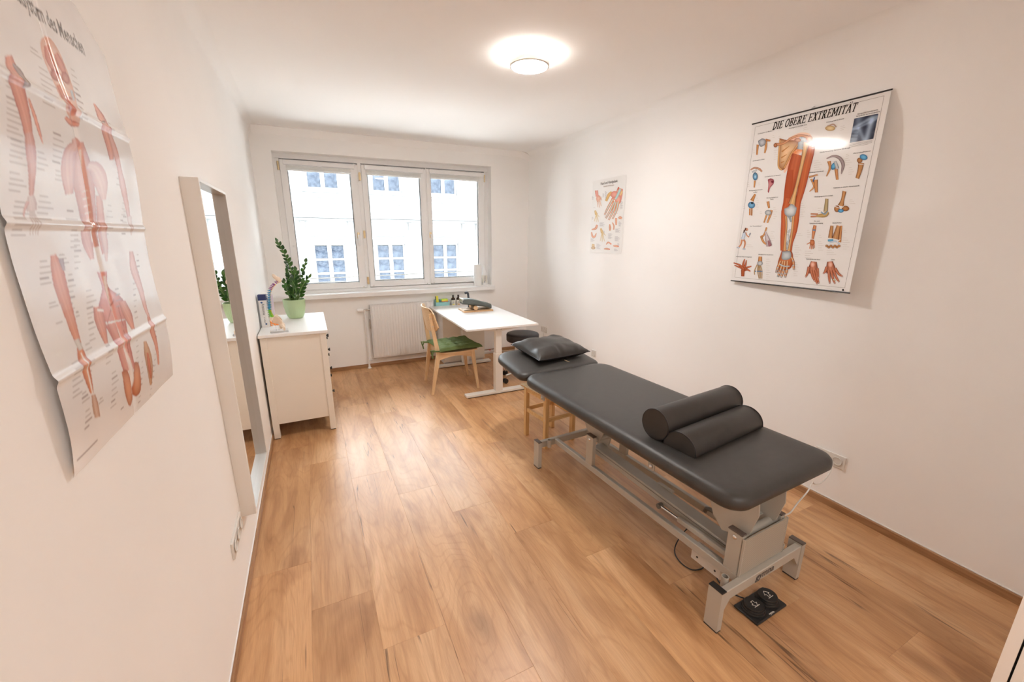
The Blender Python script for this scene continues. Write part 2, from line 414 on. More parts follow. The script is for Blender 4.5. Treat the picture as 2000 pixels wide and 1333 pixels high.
# floor: planks as pieces
fl = group_empty('floor')
bx('subfloor', 'rubber', fl, XL - .1, 2.95, YF - .1, YB + .1, -.08, -.0125)
edges = [XL - .0] + [-.15 + .2545 * k for k in range(0, 13)]
PL = 1.318
mb_cache = {}
for i in range(len(edges)):
    x0 = edges[i]; x1 = edges[i + 1] if i + 1 < len(edges) else None
    if x1 is None or x0 > 2.78: break
    x1 = min(x1, 2.80)
    ph = 1.684 - .3165 * (i - 1)
    k0 = math.floor((YF - ph) / PL)
    y = ph + PL * k0
    while y < YB:
        a, b2 = max(y, YF), min(y + PL, YB)
        if b2 - a > .02:
            cx, cyy = (x0 + x1) / 2, (a + b2) / 2; hx, hy = (x1 - x0) / 2, (b2 - a) / 2
            key = (round(hx, 4), round(hy, 4))
            if key not in mb_cache:
                g = .0001
                o = MB().box(-hx + g / 2, hx - g / 2, -hy + g / 2, hy - g / 2, -.012, 0, .0007).build('plank', 'oak_laminate', fl, loc=(cx, cyy, 0)); mb_cache[key] = o
            else: copy_obj(mb_cache[key], fl, (cx, cyy, 0))
        y += PL
# walls with a small cove to the ceiling
RC = .07
def wall_profile(n=8): return [(RC - RC * math.cos(PI / 2 * k / n), ZC - RC + RC * math.sin(PI / 2 * k / n)) for k in range(n + 1)]
w = MB(); pr = [(0, 0)] + wall_profile()
w.loft([[(XL + d, y, z) for d, z in pr] + [(XL + RC, y, ZC + .1), (XL - .12, y, ZC + .1), (XL - .12, y, 0)] for y in (YF - .12, YB + .12)]).build('wall_left', 'wall_paint', None, True, 'structure')
w = MB()
w.loft([[(XR(y) - d, y, z) for d, z in pr] + [(XR(y) - RC, y, ZC + .1), (XR(y) + .12, y, ZC + .1), (XR(y) + .12, y, 0)] for y in (YF - .12, YB + .12)]).build('wall_right', 'wall_paint', None, True, 'structure')
bx('wall_front', 'wall_paint', None, XL, 2.9, YF - .12, YF, 0, ZC + .1, kind='structure')
# back wall with window opening (slightly out of square like the real one)
WX0, WX1, WZ0 = -.235, 2.232, .955
def wtop(x): return 2.455 + .0085 * (x + .24)
bw = MB(); T = .30
RB = .045
def bwx(xs, zs):  # one wall block between xs with bottom/top functions
    a, c = xs
    ring = lambda x: [(x, YB, zs[0](x)), (x, YB, zs[1](x)), (x, YB + T, zs[1](x)), (x, YB + T, zs[0](x))]
    bw.loft([ring(a), ring(c)])
zt = lambda x: ZC - .010 + .004 * x
zero = lambda x: 0.; sil = lambda x: WZ0
bwx((XL - .01, WX0), (zero, lambda x: zt(x))); bwx((WX1, 2.9), (zero, lambda x: zt(x)))
bwx((WX0, WX1), (zero, sil)); bwx((WX0, WX1), (wtop, lambda x: zt(x)))
bw.build('wall_back', 'wall_paint', None, False, 'structure')
# cornice strip above the back wall: rounded edge that ends short of the right wall, curling down
c = MB(); rings = []
for k in range(40):
    x = XL + .03 + (2.80 - XL - .03) * k / 39; dz = 0
    if x > 2.62: dz = -.055 * ((x - 2.62) / .17) ** 2
    z1 = zt(x) + .004 + dz
    rings.append([(x, YB + .02, z1 + .05), (x, YB - .030, z1 + .002), (x, YB - .034, z1 - .003), (x, YB - .026, z1 - .02), (x, YB - .012, z1 - .045), (x, YB + .001, z1 - .075), (x, YB + .02, z1 - .075)])
c.loft(rings).build('trim_1', 'ceiling_paint', None, True, 'structure', angle=50)
ce = MB(); ce.loft([[(XL, YF, ZC), (XL, YB + .3, ZC - 0), (XL, YB + .3, ZC + .1), (XL, YF, ZC + .1)], [(2.95, YF, ZC), (2.95, YB + .3, ZC), (2.95, YB + .3, ZC + .1), (2.95, YF, ZC + .1)]]).build('ceiling', 'ceiling_paint', None, False, 'structure')
# skirting boards
def skirt(name, x0, x1, y0, y1, m):
    bx(name, m, None, x0, x1, y0, y1, 0, .044, .003, kind='structure')
skirt('baseboard_left', XL, XL + .013, YF, YB, 'skirting_wood')
s_ = MB(); s_.loft([[(XR(y), y, 0), (XR(y) - .014, y, 0), (XR(y) - .014, y, .04), (XR(y) - .011, y, .044), (XR(y), y, .044)] for y in (.30, YB)]).build('baseboard_right', 'skirting_wood', None, False, 'structure')
skirt('baseboard_back', XL, 2.78, YB - .014, YB, 'skirting_wood_x')
bx('trim_2', 'white_pvc', None, XL, XL + .004, YF, YB, .044, .0475, kind='structure')
s_ = MB(); s_.loft([[(XR(y), y, .044), (XR(y) - .004, y, .044), (XR(y) - .004, y, .048), (XR(y), y, .048)] for y in (.30, YB)]).build('trim_3', 'white_pvc', None, False, 'structure')

bx('wall_partition', 'wall_paint', None, 2.05, 2.9, .10, .20, 0, ZC + .05, kind='structure')
# ---- door leaf edge and frame at the near right
dr = group_empty('door_1')
dx = Vector((2.115, .258, 0)).normalized()
a = Vector((2.115, .258, 0)) * .93
def doorbox(name, p, along, w_, dep, m='white_lacquer'):
    q = [p, p + along * w_, p + along * w_ + dx * dep, p + dx * dep]
    mb = MB(); mb.loft([[(v.x, v.y, z) for v in q] for z in (0.0, 2.05)]); return mb.build(name, m, dr)
al = Vector((.86, -.51, 0)).normalized()
doorbox('door_frame', a, al, .05, .07)
doorbox('door_seal', a + al * .0502 + dx * .015, al, .009, .05, 'black_plastic')
doorbox('door_leaf', a + al * .0595, al, .55, .04)

# ================================================================ WINDOW
win = group_empty('window_1')
YW = 5.335
P = lambda x, y: (lambda v: (v.x, v.z))(ony(x, y, YW))
X0, X1 = WX0 - .01, WX1 + .01
Z0 = .955
# fixed frame
f = MB(); zf = wtop
f.loft([[(x, YW + .0455, zf(x) - .09), (x, YW + .0455, zf(x) + .01), (x, YW + .09, zf(x) + .01), (x, YW + .09, zf(x) - .09)] for x in (X0, X1)])
f.box(X0, X1, YW + .0455, YW + .09, Z0 - .02, Z0 + .09)
f.box(X0, X0 + .12, YW + .0458, YW + .088, Z0, wtop(X0) - .091); f.box(X1 - .12, X1, YW + .0458, YW + .088, Z0, wtop(X1) - .091)
f.box(.57, .73, YW + .0458, YW + .088, Z0, wtop(.57) - .09); f.box(1.38, 1.43, YW + .0458, YW + .088, Z0, wtop(1.38) - .09)
f.box(X0, X0 + .066, YW - .006, YW + .0455, Z0, wtop(X0) - .051); f.box(X1 - .056, X1, YW - .006, YW + .0455, Z0, wtop(X1) - .052); f.box(.6125, .6495, YW - .0065, YW + .0455, Z0 + .001, wtop(.6) - .05); f.box(1.4025, 1.4115, YW - .012, YW + .0455, Z0 + .001, wtop(1.4) - .051); f.box(X0, X1, YW - .010, YW + .0455, Z0 - .01, Z0 + .028)
f.loft([[(x, YW - .008, zf(x) - .050), (x, YW - .008, zf(x) + .01), (x, YW + .0455, zf(x) + .01), (x, YW + .0455, zf(x) - .050)] for x in (X0, X1)])
f.build('window_frame', 'white_pvc', win)
sashes = [(-.178, .612), (.650, 1.402), (1.412, 2.185)]
glass = [(-.108, .528), (.712, 1.330), (1.468, 2.098)]
for k, ((sx0, sx1), (gx0, gx1)) in enumerate(zip(sashes, glass)):
    zt0, zt1 = 2.395 + .006 * k, 2.40 + .006 * k; zb = .985 + .006 * k
    gz0, gz1 = zb + .072, zt0 - .062
    s_ = MB()
    s_.box(sx0, gx0, YW - .02, YW + .045, zb, zt0, .006); s_.box(gx1, sx1, YW - .02, YW + .045, zb, zt0, .006)
    s_.box(gx0 - .005, gx1 + .005, YW - .019, YW + .044, zb, gz0, .004); s_.box(gx0 - .005, gx1 + .005, YW - .019, YW + .044, gz1, zt0, .004)
    sash = s_.build('sash', 'white_pvc', win)
    g = MB(); t = .006
    for (a0, a1, b0, b1) in ((gx0, gx0 + t, gz0, gz1), (gx1 - t, gx1, gz0, gz1), (gx0, gx1, gz0, gz0 + t), (gx0, gx1, gz1 - t, gz1)): g.box(a0, a1, YW + .006, YW + .016, b0, b1)
    g.build('gasket', 'black_plastic', sash)
    bx('pane', 'window_glass', sash, gx0, gx1, YW + .018, YW + .022, gz0, gz1)
    # pleated blind drawn up
    bl = MB().box(sx0 + .035, sx1 - .035, YW - .045, YW - .02, zt0 - .052, zt0 - .004, .004).build('blind_rail', 'white_pvc', win)
    p_ = MB()
    for q in range(5): p_.box(gx0 - .01, gx1 + .01, YW - .044, YW - .022, zt0 - .060 - .008 * q - .006, zt0 - .060 - .008 * q)
    p_.build('pleats', 'white_paper', bl)
    MB().box(gx0 - .01, gx1 + .01, YW - .046, YW - .02, zt0 - .112, zt0 - .101, .003).build('blind_bottom_rail', 'white_pvc', bl)
    xm = (gx0 + gx1) / 2
    MB().box(xm - .022, xm + .022, YW - .056, YW - .046, zt0 - .058, zt0 - .050, .002).box(xm - .022, xm + .022, YW - .056, YW - .046, zt0 - .112, zt0 - .104, .002).build('blind_clip', 'white_pvc', bl)
    for q in (sx0 + .04, sx1 - .04):
        MB().cyl((q, YW - .022, zt0 + .0), (q, YW - .034, zt0 + .0), .006, n=10).build('blind_pin', 'chrome', bl)
        MB().cyl((q, YW - .022, zb + .012), (q, YW - .034, zb + .012), .006, n=10).build('blind_pin', 'chrome', bl)
# hinges
hm = MB().cyl((0, 0, -.045), (0, 0, -.004), .008, n=12).cyl((0, 0, .004), (0, 0, .045), .008, n=12).cyl((0, 0, -.004), (0, 0, .004), .0085, n=12).box(-.012, .012, .006, .02, -.04, .04).build('hinge', 'brass', win, True, loc=(X0 + .055, YW - .012, 2.33))
for (hx, hz) in ((X1 - .055, 2.34), (.631, 2.27), (.631, 1.62), (.631, 1.07)): copy_obj(hm, win, (hx, YW - .018, hz))
def handle(x, z):
    h = MB().box(-.014, .014, -.012, 0, -.035, .035, .005, 2).build('window_handle', 'brass', win, True, loc=(x, YW - .02, z))
    MB().cyl((0, -.01, 0), (0, -.045, 0), .009, n=12).tube([(0, -.04, .008), (0, -.047, -.01), (0, -.052, -.05), (0, -.05, -.09), (0, -.046, -.125)], [.010, .011, .010, .009, .007], 10).build('lever', 'white_pvc', h, True)
v = P(700, 462); handle(v[0], v[1] + .01); v = P(840, 461); handle(v[0] - .0, v[1] + .01)
MB().sph((0, 0, 0), .010).build('lock_knob', 'white_pvc', win, True, loc=(P(574, 481)[0], YW - .022, P(574, 481)[1]))
# outer safety rail
MB().cyl((X0, YW + .16, 1.10), (X1, YW + .16, 1.125), .006, n=8).cyl((X0, YW + .16, 1.055), (X1, YW + .16, 1.06), .005, n=8).build('safety_rail', 'bracket_grey', win, True)
# sill board
sl = MB(); sl.loft([[(x, 5.12, .897), (x, 5.115, .903), (x, 5.115, .944), (x, 5.122, .951), (x, YW + .03, .955), (x, YW + .03, .897)] for x in (-.405, 2.247)]).build('trim_4', 'white_pvc', None, False, 'structure')

# ================================================================ HOUSE ACROSS THE STREET
fb = thing('apartment_building', 'white stuccoed apartment facade seen through the window across the street', 'building', (0, 17, -4))
FY = 0.0; ZO = 4.0
wz = [-1.9 - .05, 1.31]; 
cent = [.735 + 2.235 * k for k in range(-4, 8)]
fa = MB(); zc0 = 0.; hw = .56
# wall pieces between openings (lower storey, upper storey)
def wallbox(x0, x1, z0, z1): fa.box(x0, x1, FY, FY + .3, z0 + ZO, z1 + ZO)
xs0, xs1 = cent[0] - 1.6, cent[-1] + 1.6
bands = [(-4, -1.33, False), (-1.33, 1.31, True), (1.31, 3.24, False), (3.24, 5.1, True), (5.1, 6.3, False)]
for z0, z1, op in bands:
    if not op: wallbox(xs0, xs1, z0, z1)
    else:
        xx = xs0
        for cxx in cent: wallbox(xx, cxx - hw, z0, z1); xx = cxx + hw
        wallbox(xx, xs1, z0, z1)
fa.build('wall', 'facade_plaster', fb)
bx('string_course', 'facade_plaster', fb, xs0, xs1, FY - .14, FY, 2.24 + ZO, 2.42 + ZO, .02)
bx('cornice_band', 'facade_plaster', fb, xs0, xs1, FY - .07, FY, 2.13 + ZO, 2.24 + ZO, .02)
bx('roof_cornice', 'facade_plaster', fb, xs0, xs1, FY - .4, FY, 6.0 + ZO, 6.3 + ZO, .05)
bx('room_darkness', 'room_sheet', fb, xs0, xs1, FY + .30, FY + .34, -4 + ZO, 6.2 + ZO)  # flat sheet standing in for the darkness of the rooms behind
def fac_window(z0, z1, rows, proto=None):
    f = MB(); f.box(-hw, -hw + .07, -.0, .08, 0, z1 - z0); f.box(hw - .07, hw, 0, .08, 0, z1 - z0); f.box(-.07, .07, -.01, .08, 0, z1 - z0)
    f.box(-hw, hw, .003, .077, z1 - z0 - .05, z1 - z0); f.box(-hw, hw, .003, .077, 0, .06)
    h = (z1 - z0 - .05) / rows
    for r_ in range(1, rows): f.box(-hw, hw, .005, .075, z1 - z0 - .05 - h * r_ - .035, z1 - z0 - .05 - h * r_ + .035)
    return f, h
def add_fw(cx, z0, z1, rows, protos={}):
    key = (z0, rows)
    if key not in protos:
        f, h = fac_window(z0, z1, rows); w_ = f.build('window', 'facade_frame', fb, loc=(cx, FY + .10, z0 + ZO)); kids = []
        for r_ in range(rows):
            for sx in (-1, 1):
                zz = z1 - z0 - .05 - h * (r_ + .5)
                kids.append(MB().box(-.2125, .2125, 0, .012, -h / 2 + .03, h / 2 - .03).build('pane', 'old_glass', w_, loc=(sx * .2825, .04, zz)))
        protos[key] = (w_, kids)
    else:
        p_, kids = protos[key]; w_ = copy_obj(p_, fb, (cx, FY + .10, z0 + ZO))
        for k_ in kids: copy_obj(k_, w_)
curl_cache = []
def curls(mb, cx, z, sc, flip):
    pts = []
    for t in range(22):
        a = t / 21 * 4.6; r_ = .16 * sc * (1 - t / 26)
        pts.append((cx + flip * (r_ * math.cos(a) - .1 * sc), FY - .02, z + ZO + r_ * math.sin(a) * .8))
    mb.tube(pts, .02 * sc, 5)
rel = None
for k, cx in enumerate(cent):
    add_fw(cx, -1.33, 1.31, 5); add_fw(cx, 3.24, 5.1, 1)
    if rel is None:
        s1 = MB().box(-.72, .72, -.06, 0, 3.12 + ZO, 3.17 + ZO, .01).box(-.66, .66, -.03, 0, 3.05 + ZO, 3.12 + ZO, .01).build('window_ledge', 'facade_plaster', fb, loc=(cx, 0, 0))
        s2 = MB().box(-.76, .76, -.05, 0, 1.36 + ZO, 1.42 + ZO, .01).box(-.70, -.60, -.035, 0, -1.3 + ZO, 1.36 + ZO).box(.60, .70, -.035, 0, -1.3 + ZO, 1.36 + ZO).box(-.74, .74, -.06, 0, 1.50 + ZO, 1.55 + ZO, .01).build('window_surround', 'facade_plaster', fb, loc=(cx, 0, 0))
        m3 = MB()
        for (a0, a1, b0, b1) in ((-.62, .62, 1.98, 2.0), (-.62, .62, 1.60, 1.62), (-.62, -.60, 1.6, 2.0), (.60, .62, 1.6, 2.0)): m3.box(a0, a1, -.03, 0, b0 + ZO, b1 + ZO)
        s3 = m3.build('frieze_panel', 'facade_relief', fb, loc=(cx, 0, 0))
        s4 = []
        for s_i in (-1, 1):
            s4.append(MB().loft([[(s_i * .80 - .07, d, z + ZO), (s_i * .80 + .07, d, z + ZO), (s_i * .80 + .07, 0, z + ZO), (s_i * .80 - .07, 0, z + ZO)] for d, z in ((-.13, 2.13), (-.12, 2.05), (-.06, 1.92), (-.035, 1.75), (-.05, 1.66), (-.02, 1.6))]).build('console', 'facade_relief', fb, loc=(cx, 0, 0)))
        m5 = MB()
        for s_i in (-1, 1):
            curls(m5, s_i * .28, 2.86, 1.25, s_i); curls(m5, s_i * .34, 2.72, .7, -s_i); curls(m5, s_i * .48, 2.92, .5, s_i)
            curls(m5, s_i * .12, 1.80, .55, s_i); curls(m5, s_i * .26, 1.79, .45, -s_i); curls(m5, s_i * .38, 1.80, .4, s_i); curls(m5, s_i * .48, 1.80, .3, -s_i)
        s5 = m5.build('stucco_relief', 'facade_relief', fb, loc=(cx, 0, 0)); s5['kind'] = 'stuff'; rel = (s1, s2, s3, *s4, s5)
    else:
        for o in rel: copy_obj(o, fb, (cx, 0, 0))
bx('street_ground', 'street', None, -14, 26, 5.7, 17, -4.1, -4, kind='structure')

# ================================================================ CEILING LAMP
lp = thing('ceiling_lamp', 'round white flush ceiling lamp glowing warm above the room', 'lamp', (1.35, 2.53, ZC))
MB().lathe([(.055, -.036), (.058, 0)], n=40).build('lamp_base', 'white_lacquer', lp, True)
MB().lathe([(.110, -.040), (.1225, -.040), (.1225, -.066), (.112, -.070), (.110, -.066)], n=64, cap=(False, False)).build('lamp_rim', 'white_lacquer', lp, True)
MB().lathe([(.1105, -.0665), (.09, -.071), (.04, -.073), (.002, -.0735)], n=64).build('diffuser', 'lamp_diffuser', lp, True)
MB().lathe([(.060, -.0385), (.106, -.0385), (.106, -.042), (.060, -.042)], n=64, cap=(False, False)).build('backlight_ring', 'lamp_backlight', lp)

fill_lamp = thing('ceiling_lamp', 'added unseen fill lamp, round and white, in the entrance area behind the viewpoint', 'lamp', (.9, -1.15, ZC))  # added lamp, never in view, evens out light on the near walls
MB().lathe([(.17, -.05), (.175, 0)], n=40, cap=(False, False)).build('lamp_rim', 'white_lacquer', fill_lamp, True)
MB().lathe([(.169, -.05), (.13, -.066), (.06, -.073), (.002, -.075)], n=48, cap=(False, True)).build('diffuser', 'fill_lamp_glow', fill_lamp, True)
# ================================================================ DRESSER
dz = thing('dresser', 'cream white chest of drawers with black knobs against left wall', 'dresser', (-.40, 3.535, 0))
DW, DL = .462, .86   # depth (x), length (y)
for (x, y) in ((0, 0), (DW - .045, 0), (0, DL - .045), (DW - .045, DL - .045)):
    bx('leg', 'dresser_paint', dz, x, x + .045, y, y + .045, .006, .842, .002)
    bx('foot_pad', 'rubber', dz, x + .004, x + .041, y + .004, y + .041, 0, .006)
bx('side_panel', 'dresser_paint', dz, .045, DW - .045, .008, .024, .125, .842)
bx('side_panel', 'dresser_paint', dz, .045, DW - .045, DL - .024, DL - .008, .125, .842)
bx('top_board', 'desk_white', dz, -.008, DW + .014, -.014, DL + .014, .845, .870, .003)
bx('back_panel', 'dresser_paint', dz, 0.004, .012, .045, DL - .045, .12, .842)
bx('bottom_rail', 'dresser_paint', dz, DW - .03, DW - .008, .045, DL - .045, .125, .165)
rows = [(.172, .378), (.384, .590), (.596, .712), (.718, .838)]
for ri, (z0, z1) in enumerate(rows):
    dwr = bx('drawer', 'dresser_paint', dz, DW - .03, DW - .006, .05, DL - .05, z0, z1, .002)
    for yy in (.20, DL - .20):
        MB().lathe([(.006, 0), (.006, .010), (.015, .024), (.013, .028)], n=16).build('knob', 'black_knob', dwr, True, loc=(DW - .006, yy, (z0 + z1) / 2 + (.0 if ri < 2 else 0))).rotation_euler = (0, PI / 2, 0)

# ---- books on the dresser
ang = math.radians(-4)
bk = thing('book', 'thick anatomy textbook standing upright with navy and white spine', 'book', (-.402, 3.835, .870), ang)
bx('cover', 'book_white', bk, 0, .056, 0, .004, 0, .268).data.transform(Matrix.Identity(4))
MB().box(0, .003, 0, .20, 0, .268).box(.053, .056, 0, .20, 0, .268).build('boards', 'book_white', bk)
bx('pages', 'book_pages', bk, .003, .053, .004, .196, .004, .264)
MB().box(-.0006, .0566, -.0006, .05, .222, .2684).build('navy_band', 'book_navy', bk)
text_obj('spine_title', 'Anatomie', .029, lambda a, b2: (.020 + b2, -.0012, .196 - a), 'ink_dark', bk, narrow=.82)
text_obj('spine_edition', '2. Auflage', .012, lambda a, b2: (.024 + b2, -.0012, .085 - a), 'ink_dark', bk)
MB().sph((.022, -.001, .205), .008, (1, .1, .8), 12).sph((.034, -.001, .028), .007, (1, .1, 1), 12).build('publisher_mark', 'ink_blue', bk)
b2_ = thing('book', 'lilac paperback leaning behind the thick anatomy textbook', 'book', (-.338, 3.87, .870), ang)
bx('cover', 'book_lilac', b2_, 0, .012, 0, .19, 0, .245)
bx('pages', 'book_pages', b2_, .0015, .0105, -.0005, .188, .002, .2455)

# ---- spine model
sp = thing('spine_model', 'coloured plastic model of the human spine on a clear stand', 'model', (-.265, 3.60, .870), math.radians(3))
MB().box(-.062, .062, -.035, .035, 0, .016, .003).build('base_plate', 'perspex', sp)
MB().cyl((.0, .0, .016), (.0, .0, .085), .006, n=12).cyl((-.02, .0, .016), (-.02, .0, .06), .004, n=10).build('stand_rod', 'perspex', sp, True)
curve = catmull([(-.035, .01, .125), (-.045, .01, .165), (-.040, .01, .205), (-.036, .01, .255), (-.030, .01, .305), (-.012, .01, .345), (.012, .01, .372), (.034, .01, .388)], .004)
tot = len(curve) - 1; NV = 24
for i in range(NV):
    t = i / (NV - 1); p = curve[int(t * tot)]; q = curve[min(tot, int(t * tot) + 2)]; d = (q - p if q != p else Vector((.7, 0, .7))).normalized()
    r_ = .0125 - .0055 * t; mt = 'vert_green' if i < 5 else 'vert_blue' if i < 17 else 'vert_purple'
    vb = MB(); rot = d.to_track_quat('Z', 'Y').to_matrix().to_4x4()
    hh = .0052 - .0015 * t
    vb.cyl(p - d * hh, p + d * hh, r_, r_ * .95, 12)
    side = Vector((-d.z, 0, d.x))
    vb.cyl(p, p + side * (.024 - .009 * t) - d * .005, .004 - .001 * t, .0016, 6)
    vb.cyl(p + side * .006, p + side * .009 + Vector((0, -(.024 - .010 * t), .002)), .0035, .0014, 6)
    vb.cyl(p + side * .006, p + side * .009 + Vector((0, (.024 - .010 * t), .002)), .0035, .0014, 6)
    v_ = vb.build('vertebra', mt, sp, True)
    nm = 'nerve_yellow' if i > 4 else 'nerve_orange'
    MB().cyl(p + d * hh - side * .002, p + d * hh + Vector((.006, -.020 + .006 * t, -.004)) - side * .004, .0022, .0016, 6).cyl(p + d * hh, p + d * hh + Vector((.006, .020 - .006 * t, -.004)), .0022, .0016, 6).build('nerve_root', nm, v_, True)
# pelvis: two flared iliac wings, sacrum, ischium
pv = MB()
for sy in (-1, 1):
    pv.grid(10, 8, lambda u, v_: (-.050 + .075 * u + .010 * math.sin(v_ * 3), sy * (.012 + .045 * math.sin(u * PI * .8) * (.45 + .55 * v_)), .058 + .085 * v_ * math.sin(.45 + u * 2.2)))
    pv.sph((.022, sy * .035, .052), .017, (1.1, .8, 1.1), 12)
    pv.tube([(.022, sy * .035, .045), (.020, sy * .030, .030), (.010, sy * .018, .028), (.03, 0, .045)], [.010, .009, .007, .006], 8)
bmesh.ops.scale(pv.bm, vec=(.84, .84, .88), space=Matrix.Translation((0, 0, -.06)), verts=pv.bm.verts)
pe = pv.build('pelvis', 'bone_plastic', sp, 'all'); md = pe.modifiers.new('s', 'SOLIDIFY'); md.thickness = .004
MB().tube([(-.035, .01, .118), (-.040, .008, .09), (-.030, .004, .066), (-.018, 0, .055)], [.018, .016, .010, .004], 10).build('sacrum', 'bone_plastic', sp, True)
for sy in (-1, 1):
    MB().sph((.028, sy * .052, .052), .013, n=12).tube([(.028, sy * .054, .052), (.036, sy * .064, .042), (.036, sy * .066, .010 + .012)], [.009, .010, .007], 8).build('femur_head', 'bone_plastic', sp, True)
MB().tube([(-.052, -.03, .095), (-.040, -.044, .080), (-.020, -.048, .074), (0, -.048, .066)], .0035, 6).tube([(-.045, -.036, .088), (-.050, -.046, .070), (-.04, -.05, .06)], .003, 6).tube([(-.030, -.047, .078), (-.020, -.05, .062)], .003, 6).build('sacral_nerves', 'nerve_orange', sp, True)
MB().sph((.040, .01, .405), .020, (.9, .55, 1.35), 12, Matrix.Rotation(-.5, 4, 'Y')).sph((.020, .01, .425), .022, (.65, .7, 1.25), 12, Matrix.Rotation(-.6, 4, 'Y')).build('skull_base', 'bone_plastic', sp, True)

# ---- potted ZZ plant
pc = Vector((-.160, 4.19, .870))
pp = thing('potted_plant', 'tall dark green leafy plant in ribbed pale green pot on dresser', 'plant', pc)
def ribf(r, z, a): return r * (1 + .010 * math.sin(34 * (a + z * 4.2)))
MB().lathe([(.050, 0), (.058, .003), (.068, .022), (.080, .06), (.088, .11), (.092, .168), (.0925, .172)], n=170, fn=ribf, cap=(True, False)).lathe([(.0925, .172), (.086, .172), (.085, .14)], n=64, cap=(False, False)).build('pot', 'pot_glaze', pp, True, angle=60)
MB().lathe([(.0855, .140), (.06, .150), (.02, .154), (.003, .155)], n=28, cap=(False, True)).build('soil', 'soil', pp, True)
lf = MB()
def leaf_pt(u, v_):
    wv = .5 * math.sin(PI * min(1, u ** .82)) ** .75 * .66 * (1 - .2 * u); s2 = (v_ - .5) * 2
    return (s2 * wv, u, -.13 * abs(s2) ** 1.5 * 0 + .16 * abs(s2) * wv * 2 * .45 - .16 * u * u)
lf.grid(8, 4, leaf_pt); LEAF = None
def plane_pt(x, y, yy): v = ony(x, y, yy) - pc; return v
stems = [  # photo pixel path, depth y, leaf count, leaf size
    ([(577, 584), (573, 545), (560, 505), (541, 470)], 4.19, 22, .046),
    ([(584, 584), (588, 560), (591, 535), (597, 510)], 4.16, 12, .044),
    ([(581, 584), (586, 568), (595, 552), (604, 541)], 4.14, 9, .046),
    ([(572, 584), (566, 565), (562, 545), (560, 528)], 4.25, 12, .046),
    ([(575, 584), (573, 566), (574, 548), (576, 532)], 4.13, 12, .048),
    ([(570, 584), (562, 572), (557, 558), (555, 549)], 4.12, 9, .044),
    ([(579, 584), (580, 564), (580, 545), (577, 526)], 4.24, 11, .046),
    ([(574, 584), (570, 574), (566, 566), (561, 560)], 4.15, 6, .046),
    ([(583, 584), (588, 575), (592, 566), (592, 552)], 4.22, 8, .044),
    ([(577, 584), (578, 574), (576, 560), (570, 548)], 4.10, 9, .048),
]
for si, (path, yy, nl, ls) in enumerate(stems):
    pts = []
    for k, (px, py) in enumerate(path):
        t = k / 3; base = Vector(((px - 577) * .0022, (yy - 4.19) * .35, .150)); q = plane_pt(px, py, yy)
        pts.append(base if k == 0 else q)
    cv = catmull(pts, .012); n = len(cv)
    stm = MB().tube(cv, [.0065 * (1 - .72 * i / n) + .0008 for i in range(n)], 7).build('stem', 'stem_green', pp, True)
    rnd = random.Random(si); phase = rnd.uniform(-.5, .5) + (0 if si == 0 else rnd.uniform(0, 3))
    for j in range(nl):
        t = .30 + .70 * (j + .5) / nl if si else .26 + .74 * (j + .5) / nl
        i = min(n - 2, int(t * (n - 1))); p = cv[i]; d = (cv[i + 1] - cv[i]).normalized()
        sd = d.orthogonal().normalized(); sd = Matrix.Rotation(phase + rnd.uniform(-.35, .35), 3, d) @ (Matrix.Rotation(0, 3, d) @ Vector((1, 0, 0)) if True else sd)
        sd = (sd - d * sd.dot(d)).normalized() * (1 if j % 2 else -1)
        up_ = (d * (.75 + .5 * t) + sd * (1.0 - .35 * t)).normalized()
        if j == nl - 1: up_ = d
        nn = d.cross(up_); nn = (up_.cross(nn) if nn.length > .01 else sd).normalized()
        nn = (nn * .55 + Vector((rnd.uniform(-.35, .35), rnd.uniform(-1.5, -.7), rnd.uniform(0, .4)))).normalized()
        xx = up_.cross(nn).normalized(); nn = xx.cross(up_)
        s3 = ls * 1.10 * rnd.uniform(.85, 1.15) * (1 - .15 * t)
        mw = Matrix(((xx.x, up_.x, nn.x, p.x), (xx.y, up_.y, nn.y, p.y), (xx.z, up_.z, nn.z, p.z), (0, 0, 0, 1))) @ Matrix.Diagonal((s3 * 1.15, s3, s3, 1))
        if LEAF is None: LEAF = lf.build('leaf', 'leaf', stm, 'all'); o = LEAF
        else: o = LEAF.copy(); COL.objects.link(o); o.parent = stm
        o.matrix_basis = mw

# ================================================================ MIRROR
mr = thing('wall_mirror', 'tall mirror in deep white box frame on left wall', 'mirror', (XL, 2.07, .30))
MW, MH, MD, MT = .63, 1.52, .062, .014
MB().box(0, MD, 0, MT, 0, MH, .0015).box(0, MD, MW - MT, MW, 0, MH, .0015).box(0, MD, MT, MW - MT, 0, MT, .0015).box(0, MD, MT, MW - MT, MH - MT, MH, .0015).build('frame', 'white_lacquer', mr)
bx('glass', 'mirror_silver', mr, .028, .032, MT, MW - MT, MT, MH - MT)
bx('backing', 'rubber', mr, .020, .028, MT, MW - MT, MT, MH - MT)

